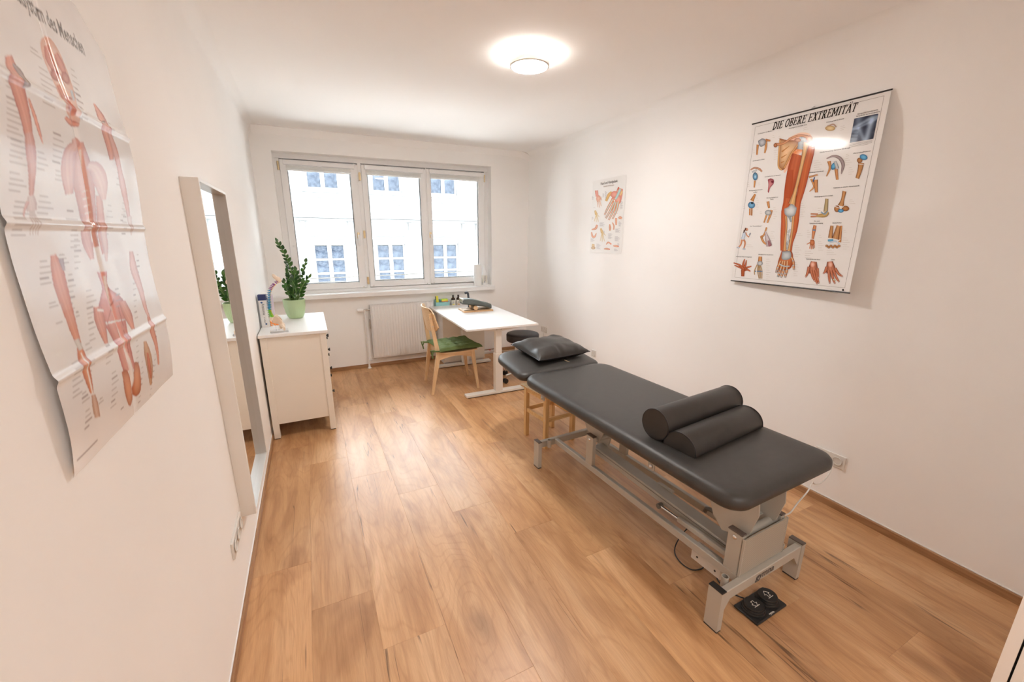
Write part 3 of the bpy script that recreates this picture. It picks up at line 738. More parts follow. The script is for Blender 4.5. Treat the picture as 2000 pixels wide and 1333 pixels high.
# ================================================================ SOCKETS
def socket(name, label, n, plane, pos, sz=.08, tilt=0., two=False):
    """frame of n socket inserts side by side; plane 'L' or 'R'"""
    s_i = 1 if plane == 'L' else -1
    t = thing(name, label, 'socket', pos, tilt)
    MB().box(0, s_i * .009, 0, sz * n, 0, sz, .002).build('cover_plate', 'cream_switch', t)
    for k in range(n):
        c0 = sz * (k + .5)
        ins = MB().lathe([(.0195, -.006), (.0205, .0035), (.0255, .0045), (.027, .002)], n=28, cap=(True, False)).build('socket_insert', 'cream_switch', t, True, loc=(s_i * .0095, c0, sz / 2))
        ins.rotation_euler = (0, s_i * PI / 2, 0)
        MB().cyl((s_i * .004, c0 - .0095, sz / 2), (s_i * .0045, c0 - .0095, sz / 2), .0028, n=8).cyl((s_i * .004, c0 + .0095, sz / 2), (s_i * .0045, c0 + .0095, sz / 2), .0028, n=8).build('pin_hole', 'black_plastic', t)
    return t
socket('wall_socket', 'triple white power socket below the tall mirror on left wall', 3, 'L', (XL, 1.795, .281), .078)
socket('wall_socket', 'white power socket on right wall hidden behind table corner, cable plugged in', 2, 'R', (XR(1.1), 1.075, .262), .082)
socket('wall_socket', 'single white power socket low on right wall beyond the headrest', 1, 'R', (XR(3.55), 3.515, .30), .075)
socket('wall_socket', 'double white power socket on right wall behind black round stool', 2, 'R', (XR(4.9), 4.60, .34), .08)
# white lead from the socket to the table
cb = catmull([(XR(1.1) - .02, 1.13, .30), (XR(1.1) - .05, 1.12, .24), (2.58, 1.11, .20), (2.44, 1.08, .25), (2.30, 1.03, .33), (2.14, .97, .36), (2.05, .96, .33), (1.97, .945, .31), (1.90, .93, .33), (1.86, .915, .35), (1.84, .91, .36)], .02)
tag(MB().tube(cb, .0035, 8).build('power_cable', 'cable_white', None, True), 'thin white power lead hanging between right wall socket and treatment table', 'cable')

# ================================================================ RADIATOR
rd = thing('radiator', 'white ribbed panel radiator below the window', 'radiator', (.602, 5.117, 0))
RW, Z1r, Z0r = .775, .790, .128
m_ = MB(); nr = 23; pts = []
fr = MB()
for k in range(nr * 6 + 1):
    x = .012 + (RW - .024) * k / (nr * 6); ph = (k % 6) / 6; d = -.006 * max(0, math.sin(ph * 2 * PI - .3)) ** .6 if math.sin(ph * 2 * PI - .3) > 0 else 0
    pts.append((x, d))
fr.loft([[(x, d + .004 if z in (Z0r + .012, Z1r - .012) else d, z) for x, d in pts] for z in (Z0r + .012, Z0r + .035, Z1r - .035, Z1r - .012)], closed=False)
fr.build('front_panel', 'radiator_enamel', rd, True, angle=50)
m_ = MB(); m_.box(0, RW, .004, .012, Z0r, Z1r - .004, .003); m_.build('panel_edge', 'radiator_enamel', rd)
m_ = MB(); m_.box(0, .006, .012, .068, Z0r + .01, Z1r).box(RW - .006, RW, .012, .068, Z0r + .01, Z1r).box(0, RW, .060, .068, Z0r, Z1r - .004); m_.build('side_cover', 'radiator_enamel', rd)
g = MB(); g.box(0, RW, .002, .010, Z1r - .004, Z1r + .003); g.box(0, RW, .058, .068, Z1r - .004, Z1r + .003)
for k in range(34): xk = .004 + (RW - .014) * k / 33; g.box(xk, xk + .006, .010, .058, Z1r - .002, Z1r + .002)
g.build('top_grille', 'radiator_enamel', rd)
v_ = MB().cyl((-.075, .035, .735), (0.002, .035, .735), .008, n=14).cyl((-.05, .035, .735), (-.03, .035, .735), .013, n=6).build('valve', 'steel', rd, True)
MB().lathe([(.010, 0), (.020, .004), (.024, .02), (.022, .055), (.018, .066), (.010, .070)], n=20).build('thermostat_head', 'white_pvc', v_, True, loc=(-.075, .035, .735)).rotation_euler = (0, -PI / 2, 0)
MB().tube(catmull([(-.060, .035, .735), (-.060, .035, .70), (-.060, .037, .4), (-.060, .037, .10), (-.060, .037, .003)], .05), .0085, 10).build('riser_pipe', 'radiator_enamel', rd, True)
MB().lathe([(.024, 0), (.024, .006), (.014, .014), (.010, .05), (.013, .055), (.013, .075)], n=18).build('pipe_rosette', 'white_pvc', rd, True, loc=(-.060, .037, 0))
MB().cyl((-.060, .037, .105), (-.02, .037, .105), .009, n=12).tube([(-.02, .037, .105), (.3, .037, .106), (RW + .02, .037, .112)], .006, 8).build('return_pipe', 'radiator_enamel', rd, True)
MB().box(-.018, -.004, .03, .04, .50, .62, .002).build('bracket', 'steel', rd)
# ================================================================ DESK
DZ = .73
dk = thing('desk', 'white rectangular height adjustable desk in front of radiator wall', 'desk', (1.293, 3.63, 0), math.radians(-1.1))
DWx, DLy = .782, 1.475
MB().box(0, DWx, 0, DLy, DZ - .020, DZ, .002).build('desktop', 'desk_white', dk)
for yy in (.085, 1.165):
    MB().box(.32, .40, yy - .035, yy + .035, .028, .44, .004).build('leg', 'desk_steel', dk)
    MB().box(.327, .393, yy - .028, yy + .028, .44, .69, .004).build('inner_column', 'desk_steel', dk)
    fo = MB(); fo.loft([[(.0, yy - .04, z0), (.70, yy - .04, z0), (.70, yy + .04, z0), (.0, yy + .04, z0)] for z0 in (.010, .030)]); fo.build('foot', 'desk_steel', dk)
    bx('foot_glide', 'rubber', dk, .02, .68, yy - .03, yy + .03, 0, .0102)
    cr = MB(); cr.loft([[(.09, yy + o_, DZ - .0205), (.69, yy + o_, DZ - .0205), (.42, yy + o_, DZ - .055), (.30, yy + o_, DZ - .055)] for o_ in (-.03, .03)]); cr.build('cross_support', 'desk_steel', dk)
bx('frame_rail', 'desk_steel', dk, .30, .34, .11, 1.14, DZ - .055, DZ - .021); bx('frame_rail', 'desk_steel', dk, .38, .42, .11, 1.14, DZ - .055, DZ - .021)
MB().cyl((.335, .052, DZ - .038), (.335, .056, DZ - .038), .006, n=10).cyl((.385, .052, DZ - .038), (.385, .056, DZ - .038), .006, n=10).build('screw', 'steel', dk)
# cabinet behind the desk legs
cbn = thing('cabinet', 'low white cabinet standing under the far end of the desk', 'cabinet', (1.425, 4.90, 0), math.radians(-1))
MB().box(0, .018, 0, .285, .02, .685).box(.537, .555, 0, .285, .02, .685).box(.018, .537, 0, .285, .02, .038).box(.018, .537, .27, .285, .038, .685).build('carcass', 'desk_white', cbn)
bx('top_board', 'desk_white', cbn, -.003, .558, -.006, .287, .685, .703, .002)
bx('door', 'dresser_paint', cbn, .001, .554, -.017, -.001, .024, .683, .002)
bx('plinth', 'desk_white', cbn, .01, .545, .02, .27, 0, .02)

# ---- things at the back edge of the desk, standing on the cabinet
ph_ = thing('desk_organiser', 'teal plastic desk organiser holding pens and sticky notes', 'organiser', (1.405, 5.098, .7035), 0)
o_ = MB(); o_.box(0, .185, 0, .004, 0, .075).box(0, .185, .075, .079, 0, .105).box(0, .004, 0, .079, 0, .105).box(.181, .185, 0, .079, 0, .075).box(0, .185, 0, .079, 0, .004).box(.068, .072, 0, .079, 0, .105).box(.072, .185, 0, .079, .072, .076)
o_.build('tray', 'teal_plastic', ph_)
q = MB().box(0, .036, 0, .006, 0, .11, 0, 1, Matrix.Translation((.018, .03, .042)) @ Matrix.Rotation(-.12, 4, 'Y')).build('note_pad', 'yellow_paper', None); tag(q, 'upright yellow note block in teal organiser', 'notepad'); q.location = (1.405, 5.098, .7035)
for nm, m_, z0, lb in (('sticky_notes', 'orange_paper', .0762, 'orange sticky note block at the bottom of the stack in teal organiser'), ('sticky_notes', 'yellow_paper', .0872, 'yellow sticky note block in the middle of organiser stack'), ('sticky_notes', 'lime_paper', .0982, 'lime green sticky note block on top of organiser stack')):
    q = MB().box(.085, .165, .008, .07, z0, z0 + .0108).build(nm, m_, None); q.location = (1.405, 5.098, .7035); tag(q, lb, 'sticky notes')
q = MB().cyl((.012, .02, .006), (.006, .02, .150), .005, n=10).build('pen', 'black_plastic', None, True); q.location = (1.405, 5.098, .7035); tag(q, 'black marker pen standing at left of teal organiser', 'pen')
def bottle(x, lb, dot):
    t = thing('bottle', lb, 'bottle', (x, 5.135, .7035), 0, None)
    MB().lathe([(.024, 0), (.027, .004), (.027, .10), (.022, .113), (.011, .122), (.011, .130)], n=28).build('glass_body', 'dark_glass', t, True)
    MB().lathe([(.0125, .128), (.0125, .150), (.011, .152)], n=20).build('cap', 'black_plastic', t, True)
    MB().lathe([(.0274, .012), (.0274, .088)], n=28, cap=(False, False)).build('label', 'label_paper', t, True)
    for (dx_, dz_, r_, mm) in ((.004, .030, .008, dot), (-.008, .028, .006, 'yellow_paper')): 
        MB().cyl((dx_ - .006, -.0262, dz_), (dx_ - .006, -.0280, dz_), r_, n=14).build('label_dot', mm, t)
    MB().box(-.017, .007, -.0272, -.0268, .066, .070).box(-.014, .004, -.0277, -.0273, .058, .061).box(-.014, .006, -.0279, -.0275, .050, .052).build('label_print', 'ink_dark', t)
bottle(1.650, 'dark massage oil bottle, left one of the pair behind the desk', 'yellow_paper')
bottle(1.722, 'dark massage oil bottle with orange label spot, right of the pair', 'ink_orange')

# ---- padded training device on the desk
td = thing('training_device', 'wooden board with roller and sloping grey padded rest on desk', 'exercise device', (1.765, 4.62, DZ), math.radians(-3))
MB().box(-.185, .185, -.125, .125, 0, .016, .003).build('base_board', 'board_oak', td)
for yy in (-.06, .06): MB().box(-.16, .17, yy - .008, yy + .008, .0162, .0185).build('elastic_band', 'black_plastic', td)
rl = MB().cyl((-.03, -.11, .044), (-.03, .09, .044), .026, n=28).build('roller', 'board_oak', td, True)
for yy in (-.075, -.04, -.005): MB().lathe([(.0265, -.008), (.0275, -.008), (.0275, .008), (.0265, .008)], n=28, cap=(False, False)).build('roller_band', 'black_plastic', rl, True, loc=(-.03, yy, .044)).rotation_euler = (PI / 2, 0, 0)
pad = MB(); rings = []
for k in range(13):
    t = k / 12; x = -.178 + .355 * t; z = .138 - .085 * t - .02 * (t - .5) ** 2 * 4 * (1 if t < .5 else .2); h = .026 + .008 * math.sin(PI * min(1, t * 1.2 + .1)); wy = .085 - .02 * (1 - min(1, t * 3))
    rings.append([(x, -wy + a_, z + b_) for a_, b_ in ((0, -h * .6), (0, h * .4), (.015, h), (2 * wy - .015, h), (2 * wy, h * .4), (2 * wy, -h * .6), (2 * wy - .015, -h), (.015, -h))])
pad.loft(rings).build('padded_rest', 'foam_grey', td, True, angle=60)
MB().box(-.186, -.160, -.06, .07, .11, .155, .006, 2).build('pad_clamp', 'steel', td)
hs_ = thing('upright_handle', 'dark blue upright handle with hooked top behind the padded rest', 'handle', (1.742, 4.79, DZ))
MB().tube(catmull([(0, 0, .004), (0, 0, .08), (-.006, 0, .15), (-.010, 0, .185), (-.022, 0, .198), (-.040, -.01, .196)], .012), [.014] * 6 + [.013] * 40 if False else .0135, 14).build('grip', 'grip_blue', hs_, True)
MB().cyl((-.040, -.01, .196), (-.048, -.014, .195), .016, n=16).build('end_knob', 'grip_blue', hs_, True)
MB().lathe([(.03, 0), (.03, .006), (.015, .012)], n=24).build('foot_disc', 'grip_blue', hs_, True)

# ---- window sill objects
pr_ = thing('paper_roll', 'white paper towel roll standing at right end of window sill', 'paper roll', (2.040, 5.235, .953))
MB().lathe([(.020, 0), (.052, 0), (.052, .278), (.050, .28), (.020, .28)], n=40, cap=(False, False)).build('sheet_wrap', 'towel_paper', pr_, True)
MB().lathe([(.018, 0), (.020, 0), (.020, .28), (.018, .28)], n=24, cap=(False, False)).build('core', 'label_paper', pr_, True)
db = thing('disinfectant_bottle', 'clear white disinfectant bottle with printed label beside paper roll', 'bottle', (2.145, 5.25, .953))
MB().lathe([(.036, 0), (.038, .005), (.038, .15), (.030, .18), (.018, .21), (.015, .23), (.015, .24)], n=32).build('body', 'white_pvc', db, True)
MB().lathe([(.017, .24), (.017, .262), (.008, .268), (.006, .285)], n=20).build('cap', 'white_paper', db, True)
MB().lathe([(.0385, .035), (.0385, .135)], n=32, cap=(False, False)).build('label', 'label_paper', db, True)
lpm = MB()
for k in range(7): lpm.box(-.022, .006, -.0382 - .0006, -.0376, .058 + .011 * k, .0605 + .011 * k)
lpm.build('label_print', 'ink_dark', db); MB().box(-.022, -.006, -.039, -.0378, .042, .050).build('label_logo', 'ink_blue', db)

# ================================================================ CHAIR
ch = thing('chair', 'light birch dining chair with rounded plywood backrest beside the desk', 'chair', (0, 0, 0))
def post(side_y, back_x, foot, knee, top, w0=.030):
    b_ = MB(); rings = []
    for p_, w_, d_ in ((foot, .024, .026), (knee, .032, .046), ((knee[0] - .012, knee[1], knee[2] + .05), .030, .040), (top, .024, .026)):
        rings.append([(p_[0] + sx * d_ / 2, p_[1] + sy * w_ / 2, p_[2]) for sx, sy in ((-1, -1), (1, -1), (1, 1), (-1, 1))])
    return b_.loft(rings)
yn, yfr = 3.955, 4.40
post(0, 0, (1.012, yn - .01, 0), (1.098, yn + .01, .425), (1.028, yn + .025, .845)).build('back_leg', 'birch', ch)
post(0, 0, (1.060, yfr + .02, 0), (1.125, yfr, .425), (1.062, yfr - .02, .835)).build('back_leg', 'birch', ch)
for (fx, fy, kx, ky) in ((1.512, 3.918, 1.468, 3.965), (1.548, 4.352, 1.497, 4.335)):
    b_ = MB(); b_.loft([[(cx_ + sx * s_, cy_ + sy * s_, z_) for sx, sy in ((-1, -1), (1, -1), (1, 1), (-1, 1))] for cx_, cy_, z_, s_ in ((fx, fy, 0, .011), (kx, ky, .425, .019))]); b_.build('front_leg', 'birch', ch)
def apron(p0, p1, h, name='apron'):
    b_ = MB(); p0, p1 = Vector(p0), Vector(p1); rings = []
    for k in range(9):
        t = k / 8; p_ = p0.lerp(p1, t); dpt = h * (.55 + .45 * abs(2 * t - 1) ** 1.5); d = (p1 - p0).normalized(); nn = Vector((-d.y, d.x, 0)) * .010
        rings.append([p_ + nn, p_ - nn, p_ - nn - Vector((0, 0, dpt)), p_ + nn - Vector((0, 0, dpt))])
    return b_.loft(rings).build(name, 'birch_x', ch)
apron((1.11, yn + .02, .430), (1.465, 3.968, .430), .075); apron((1.14, yfr - .01, .430), (1.49, 4.335, .430), .075)
apron((1.475, 3.985, .430), (1.495, 4.32, .430), .06); apron((1.12, yn + .03, .430), (1.135, yfr - .02, .430), .06)
st = MB(); rings = []
for k in range(9):
    t = k / 8
    def z(u): return .442 - .012 * math.sin(PI * u) 
    x0_, x1_ = 1.10 + .03 * t, 1.520 + .02 * t; y_ = 3.945 + .425 * t
    rings.append([(x0_ + (x1_ - x0_) * u / 6, y_, z(u / 6) + .0) for u in range(7)] + [(x0_ + (x1_ - x0_) * u / 6, y_, z(u / 6) - .012) for u in range(6, -1, -1)])
st.loft(rings).build('seat', 'birch_x', ch, True)
# curved plywood backrest
bk_ = MB(); nU, nV = 16, 8
def back_pt(u, v_, off):
    s_ = (u - .5) * 2; zz = .655 + .245 * v_
    y_ = 4.180 + .245 * s_ * (1 - .0 * v_); x_ = 1.048 + .045 * (v_ - .0) * -1 + .055 + .075 * (s_ ** 2) * 1 - .055 + (1.02 - 1.0) * s_ 
    cut = max(0, abs(s_) - .72) / .28; zz = .655 + .245 * ((v_ - .5) * (1 - .42 * cut ** 2.2) + .5)
    return (x_ + off, y_, zz)
rings = []
for j in range(nV + 1): rings.append([back_pt(i / nU, j / nV, .006) for i in range(nU + 1)] + [back_pt(i / nU, j / nV, -.006) for i in range(nU, -1, -1)])
bk_.loft(rings).build('backrest', 'birch_x', ch, True, angle=50)
MB().cyl((1.035, yn + .008, .80), (1.035, yn + .014, .80), .006, n=10).cyl((1.052, yn + .004, .72), (1.052, yn + .010, .72), .006, n=10).build('screw', 'steel', ch)
# tufted seat cushion (lies on the seat)
cu = thing('seat_cushion', 'olive green tufted seat cushion tied onto the birch chair', 'cushion', (1.11, 3.925, .434), math.radians(2))
tufts = [(.25, .25), (.5, .25), (.75, .25), (.25, .5), (.5, .5), (.75, .5), (.25, .75), (.5, .75), (.75, .75)]
CX, CY = .455, .455
def cush(u, v_, top):
    e_ = min(1, min(u, 1 - u, v_, 1 - v_) * 9); prof = math.sqrt(max(0, 1 - (1 - e_) ** 2)); h = .038 * prof
    if top:
        for a_, b_ in tufts:
            d2 = ((u - a_) ** 2 + (v_ - b_) ** 2); h -= .022 * math.exp(-d2 / .0022)
        for a_ in (.25, .5, .75):
            h -= .006 * math.exp(-((u - a_) ** 2) / .0005) * prof + .006 * math.exp(-((v_ - a_) ** 2) / .0005) * prof
        h += .006 * noise.noise((u * 9, v_ * 9, 1)) * prof
        z_ = .024 + h
    else: z_ = .024 - .015 * prof
    px = .012 * math.sin(PI * u); py = .012 * math.sin(PI * v_)
    cor = abs(u - .5) ** 4 * abs(v_ - .5) ** 4 * 256 * .015
    return (CX * u + (u - .5) * (2 * cor - .02 * math.sin(PI * v_)) , CY * v_ + (v_ - .5) * (2 * cor - .02 * math.sin(PI * u)), z_)
MB().grid(48, 48, lambda u, v_: cush(u, v_, True)).grid(16, 16, lambda u, v_: cush(u, v_, False)).build('padding', 'green_cotton', cu, 'all')
for (x_, y_) in ((-.02, .03), (.0, .44)):
    MB().tube([(x_ + .03, y_, .02), (x_ - .01, y_ - .028, .03), (x_ - .04, y_ - .015, .03), (x_ - .045, y_ + .015, .025), (x_ + .0, y_ + .03, .022)], .008, 6).tube([(x_ - .045, y_, .03), (x_ - .065, y_ - .02, .0), (x_ - .06, y_ - .025, -.04)], .007, 6).tube([(x_ - .045, y_, .03), (x_ - .072, y_ + .012, .035), (x_ - .060, y_ + .02, .0), (x_ - .052, y_ + .01, -.03)], .007, 6).sph((x_ - .047, y_, .03), .013, n=10).build('tie_ribbon', 'green_cotton', cu, True)

# ================================================================ ROLLING STOOL
rs = thing('rolling_stool', 'black round stool on castors between desk and right wall', 'stool', (2.085, 3.985, 0))
MB().lathe([(.165, .456), (.178, .460), (.184, .470), (.185, .528), (.180, .541), (.166, .547), (.10, .550), (.003, .551)], n=56).build('seat', 'stool_leatherette', rs, True, angle=60)
MB().lathe([(.14, .445), (.165, .4555)], n=32).build('seat_plate', 'black_plastic', rs, True)
MB().cyl((0, 0, .09), (0, 0, .446), .025, n=20).build('gas_column', 'chrome', rs, True)
a0 = math.atan2(.21, -.12)
for k in range(5):
    a_ = a0 + k * 2 * PI / 5; d = Vector((math.cos(a_), math.sin(a_), 0)); sd = Vector((-d.y, d.x, 0))
    lg = MB().bar((0, 0, .11), d * .235 + Vector((0, 0, .085)), .03, .02, bev=.004).build('base_arm', 'chrome', rs, True)
    MB().cyl(d * .235 + Vector((0, 0, .085)), d * .235 + Vector((0, 0, .05)), .009, n=12).build('caster_stem', 'chrome', rs, True)
    ca = MB(); c0 = d * .245 + Vector((0, 0, .027))
    for s_i in (-1, 1): ca.cyl(c0 + sd * .006 * s_i, c0 + sd * .022 * s_i, .027, n=20)
    ca.box(-.008, .008, -.006, .006, 0, .03, 0, 1, Matrix.Translation(c0)); ca.build('caster', 'black_plastic', rs, True)

# ---- power strip and cable box on the floor
ps = thing('power_strip', 'white power strip with red switch on floor under the desk', 'power strip', (2.02, 5.115, 0), math.radians(1))
MB().box(0, .30, 0, .05, 0, .042, .006, 2).build('housing', 'white_pvc', ps)
MB().box(.135, .165, .012, .038, .040, .048, .003).build('switch', 'ink_red', ps)
for k in range(4): MB().lathe([(.019, 0), (.019, .003), (.016, .003)], n=18, cap=(False, False)).build('outlet', 'cream_switch', ps, True, loc=(.035 + .055 * k + (.03 if k > 1 else 0), .025, .0415))
pg = thing('plug', 'black angled plug sitting in the white power strip', 'plug', (2.055, 5.14, .044))
MB().box(-.016, .016, -.016, .016, 0, .03, .005, 2).build('plug_body', 'black_plastic', pg); MB().tube(catmull([(0, 0, .03), (.0, .0, .06), (-.01, -.0, .12), (-.012, 0, .20)], .02), .0035, 6).build('plug_lead', 'cable_black', pg, True)
tag(MB().tube(catmull([(2.31, 5.15, .03), (2.38, 5.12, .008), (2.52, 5.13, .006), (2.70, 5.11, .006), (2.735, 4.98, .03), (XR(4.9) - .02, 4.70, .24), (XR(4.9) - .012, 4.68, .37)], .03), .004, 8).build('extension_lead', 'cable_white', None, True), 'white extension lead on floor from power strip to right wall', 'cable')
xb = thing('cable_box', 'small white box on floor behind the black stool', 'box', (2.50, 4.80, 0))
MB().box(0, .20, 0, .22, 0, .17, .006, 2).build('housing', 'white_pvc', xb); MB().box(.03, .045, -.001, .002, .06, .11).box(.06, .075, -.001, .002, .06, .11).build('vent_slot', 'bracket_grey', xb)

# ================================================================ PINE STOOL
ps_ = thing('wooden_stool', 'light pine step stool standing under head end of table', 'stool', (1.492, 2.46, 0), .105)
S = .30; lw = .034
for (x, y) in ((0, 0), (S - lw, 0), (0, S - lw), (S - lw, S - lw)): bx('leg', 'pine', ps_, x, x + lw, y, y + lw, 0, .427, .002)
bx('seat', 'pine_x', ps_, -.022, S + .022, -.022, S + .022, .427, .447, .004)
for y in (.006, S - .022): bx('apron', 'pine_x', ps_, lw, S - lw, y, y + .016, .385, .4265, .0015); bx('stretcher', 'pine_x', ps_, lw, S - lw, y, y + .016, .215, .250, .0015)
for x in (.006, S - .022): bx('apron', 'pine_x', ps_, x, x + .016, lw, S - lw, .385, .4265, .0015); bx('stretcher', 'pine_x', ps_, x, x + .016, lw, S - lw, .215, .250, .0015)
for (yy, zz) in ((.017, .40), (.017, .235), (S - .017, .40), (S - .017, .235)):
    MB().cyl((-.0005, yy, zz), (.002, yy, zz), .004, n=10).build('screw', 'steel', ps_)

# ================================================================ TREATMENT TABLE
tb = thing('treatment_table', 'electric massage treatment table with dark grey padding and grey steel frame', 'treatment table', (1.36, .834, 0), .037)
G = 'grey_powder'; BWd = .612; UL = 1.47
for (v0, v1, u0, u1) in ((0, .028, 0, .062), (BWd - .028, BWd, 0, .062), (0, .028, UL - .062, UL), (BWd - .028, BWd, UL - .062, UL)):
    near = u0 == 0; le = MB()
    if near:
        inn = .012 if v0 == 0 else -.012
        le.loft([[(v0, u0, z), (v1 + (0 if v0 else t_), u0, z), (v1 + (0 if v0 else t_), u1, z), (v0 - (t_ if v0 else 0), u1, z)] if False else [(v0, u0, z), (v1, u0, z), (v1, u1, z), (v0, u1, z)] for z, t_ in ((.008, 0), (.198, 0))])
    else: le.box(v0, v1, u0, u1, .008, .198)
    lg = le.build('leg', G, tb)
    bx('foot_pad', 'rubber', lg, v0 + .001, v1 - .001, u0 + .001, u1 - .001, 0, .008)
    bx('end_cap', 'black_plastic' if (near and v0 == 0) else 'brown_cap', lg, v0 - .001, v1 + .001, u0 - .001, u1 + .001, .198, .204, .0015)
# gusset webs between legs and cross bar
bx('cross_bar', G, tb, .028, BWd - .028, .004, .034, .143, .193, .003)
bx('cross_bar', G, tb, .028, BWd - .028, UL - .040, UL - .010, .146, .193, .003)
for (v0) in (.028, BWd - .028):
    sg = 1 if v0 < .3 else -1
    MB().prism([(v0, .145), (v0 + sg * .045, .145), (v0, .085)], lambda a, b2, t: (a, t, b2), .006, .032).build('corner_web', G, tb)
for v0 in (.150, .434): MB().box(v0, v0 + .028, .034, UL - .04, .153, .193, .003).build('side_rail', G, tb)
for (v0, u0, h0) in ((.092, .052, .2), (.500, .052, .2), (.092, UL - .058, .2), (.500, UL - .058, .2)):
    MB().lathe([(.012, -.055), (.015, -.055), (.015, 0), (.012, 0)], n=20, cap=(False, False)).build('tube_socket', G, tb, True, loc=(v0, u0, .205))
def upright(v0, u0, u1, bolt):
    up_ = MB().box(v0, v0 + .028, u0, u1, .193, .385, .003).build('upright', G, tb)
    bx('end_cap', 'brown_cap', up_, v0 - .001, v0 + .029, u0 - .001, u1 + .001, .385, .392, .0015)
    if bolt: MB().lathe([(.010, 0), (.010, .002), (.007, .005), (.002, .006)], n=16).build('bolt', 'chrome', up_, True, loc=(v0, (u0 + u1) / 2, .362)).rotation_euler = (0, -PI / 2, 0)
for u0, u1 in ((.040, .105), (1.015, 1.080)):
    upright(.150, u0, u1, True); upright(.434, u0, u1, False)
    um = (u0 + u1) / 2
    MB().cyl((.178, um, .355), (.434, um, .355), .019, n=20).build('pivot_axle', G, tb, True)
bx('motor_cover', 'perforated_steel', tb, .152, .460, .028, .034, .196, .376)
bx('cover_edge', G, tb, .148, .152, .026, .036, .193, .380); bx('cover_edge', G, tb, .460, .464, .026, .036, .193, .380)
# lifting arms: two low beams, plates up to the top frame
bm_ = MB(); bm_.bar((.268, .10, .215), (.268, 1.10, .250), .078, .046, bev=.004); bm_.build('lift_beam', G, tb)
MB().bar((.2275, .10, .226), (.2275, 1.10, .261), .0012, .003).build('weld_seam', 'bracket_grey', tb)
MB().cyl((.228, 1.10, .254), (.308, 1.10, .254), .020, n=20).build('pivot_axle', G, tb, True)
bx('lift_plate', G, tb, .300, .316, .52, .62, .250, .262)
def plate(name, v0, poly, t=.005): return MB().prism(poly, lambda a, b2, q: (q, a, b2), v0, v0 + t).build(name, G, tb)
for v0 in (.205, .395):
    plate('support_plate', v0, [(.045, .375), (.10, .335), (.165, .312), (.215, .36), (.26, .47), (.31, .575), (.03, .575), (.02, .48)])
    plate('support_plate', v0, [(1.005, .375), (1.03, .335), (1.075, .335), (1.15, .385), (1.19, .45), (1.22, .575), (.95, .575), (.955, .50)])
for v0 in (.312,): plate('link_arm', v0, [(1.03, .37), (1.07, .37), (1.13, .262), (1.11, .24), (1.06, .25)], .012)
bx('axle_shroud', G, tb, .21, .40, .10, .16, .372, .378)
act = MB().cyl((.198, .505, .218), (.198, .385, .220), .008, n=14).build('actuator_rod', 'chrome', tb, True)
MB().cyl((.186, .51, .217), (.214, .51, .217), .014, n=14).build('rod_knob', 'bracket_grey', tb, True)
MB().box(.188, .212, .12, .39, .205, .232, .006, 2).build('actuator_tube', G, tb)
hd = MB(); hd.tube([(.385, .375, .205), (.385, .368, .228), (.385, .345, .236), (.385, .285, .236), (.385, .262, .222), (.385, .262, .19)], [.010, .011, .012, .012, .011, .010], 8); hd.build('foot_lever', 'bracket_grey', tb, True)
cbx = bx('control_box', 'cream_switch', tb, .183, .235, .125, .285, .075, .152, .004)
MB().cyl((.1815, .25, .105), (.184, .25, .105), .005, n=10).cyl((.1815, .155, .105), (.184, .155, .105), .005, n=10).build('control_socket', 'black_knob', cbx)
# top frame
tf = MB()
for v0 in (.07, .575): tf.box(v0, v0 + .03, .06, 1.50, .570, .598)
for u0 in (.06, .55, 1.0, 1.47): tf.box(.10, .575, u0, u0 + .03, .570, .598)
tf.build('top_frame', G, tb)
for u0 in (.415, 1.372):
    kb = MB().box(.002, .010, u0 - .012, u0 + .028, .535, .585, .002).build('bracket', G, tb)
    MB().lathe([(.010, 0), (.010, .005), (.006, .008), (.003, .010)], n=16).build('bracket_knob', 'steel', kb, True, loc=(.002, u0 + .005, .555)).rotation_euler = (0, -PI / 2, 0)
    bx('bracket_arm', G, kb, .008, .075, u0, u0 + .016, .573, .585)
# cushions
def cushion(outline, z0, z1, tilt=None):
    """padded slab: outline fn(inset) -> pts; soft rolled edge"""
    h = z1 - z0; prof = [(.030, z0 - .0), (.010, z0 + .002), (.001, z0 + .014), (0, z0 + h * .45), (.003, z0 + h * .70), (.012, z1 - .008), (.028, z1 - .002), (.06, z1), (.12, z1 + .0015)]
    m_ = MB(); m_.loft([[(x, y, z) for x, y in outline(i_)] for i_, z in prof]); return m_
V0, V1, U0, U1 = -.048, .682, -.035, 1.58
main = cushion(lambda i_: rrect(V0 + i_, V1 - i_, U0 + i_, U1 - i_, (max(.01, .11 - i_ * .6), max(.01, .11 - i_ * .6), max(.01, .085 - i_ * .6), max(.01, .085 - i_ * .6)), 10), .598, .664)
main.build('main_cushion', 'leatherette', tb, True, angle=60)
def head_out(i_):
    pts = rrect(-.040 + i_, .680 - i_, 0 + i_, .49 - i_, (max(.01, .15 - i_ * .6), max(.01, .15 - i_ * .6), max(.01, .06 - i_ * .5), max(.01, .06 - i_ * .5)), 10)
    return pts
hc = cushion(head_out, 0, .060).build('head_cushion', 'leatherette', tb, True, angle=60); hc.location = (0, 1.593, .594); hc.rotation_euler = (.10, 0, 0)
MB().box(.15, .18, 1.45, 1.95, .565, .590).box(.43, .46, 1.45, 1.95, .565, .590).build('head_frame', G, tb)
# brand lettering on the near cross bar
text_obj('lettering', 'gymna', .052, lambda a, b2: (.235 + a, .0032, .157 + b2 * .9), 'ink_dark', tb, shear=.15, bold=.0012, narrow=1.0)

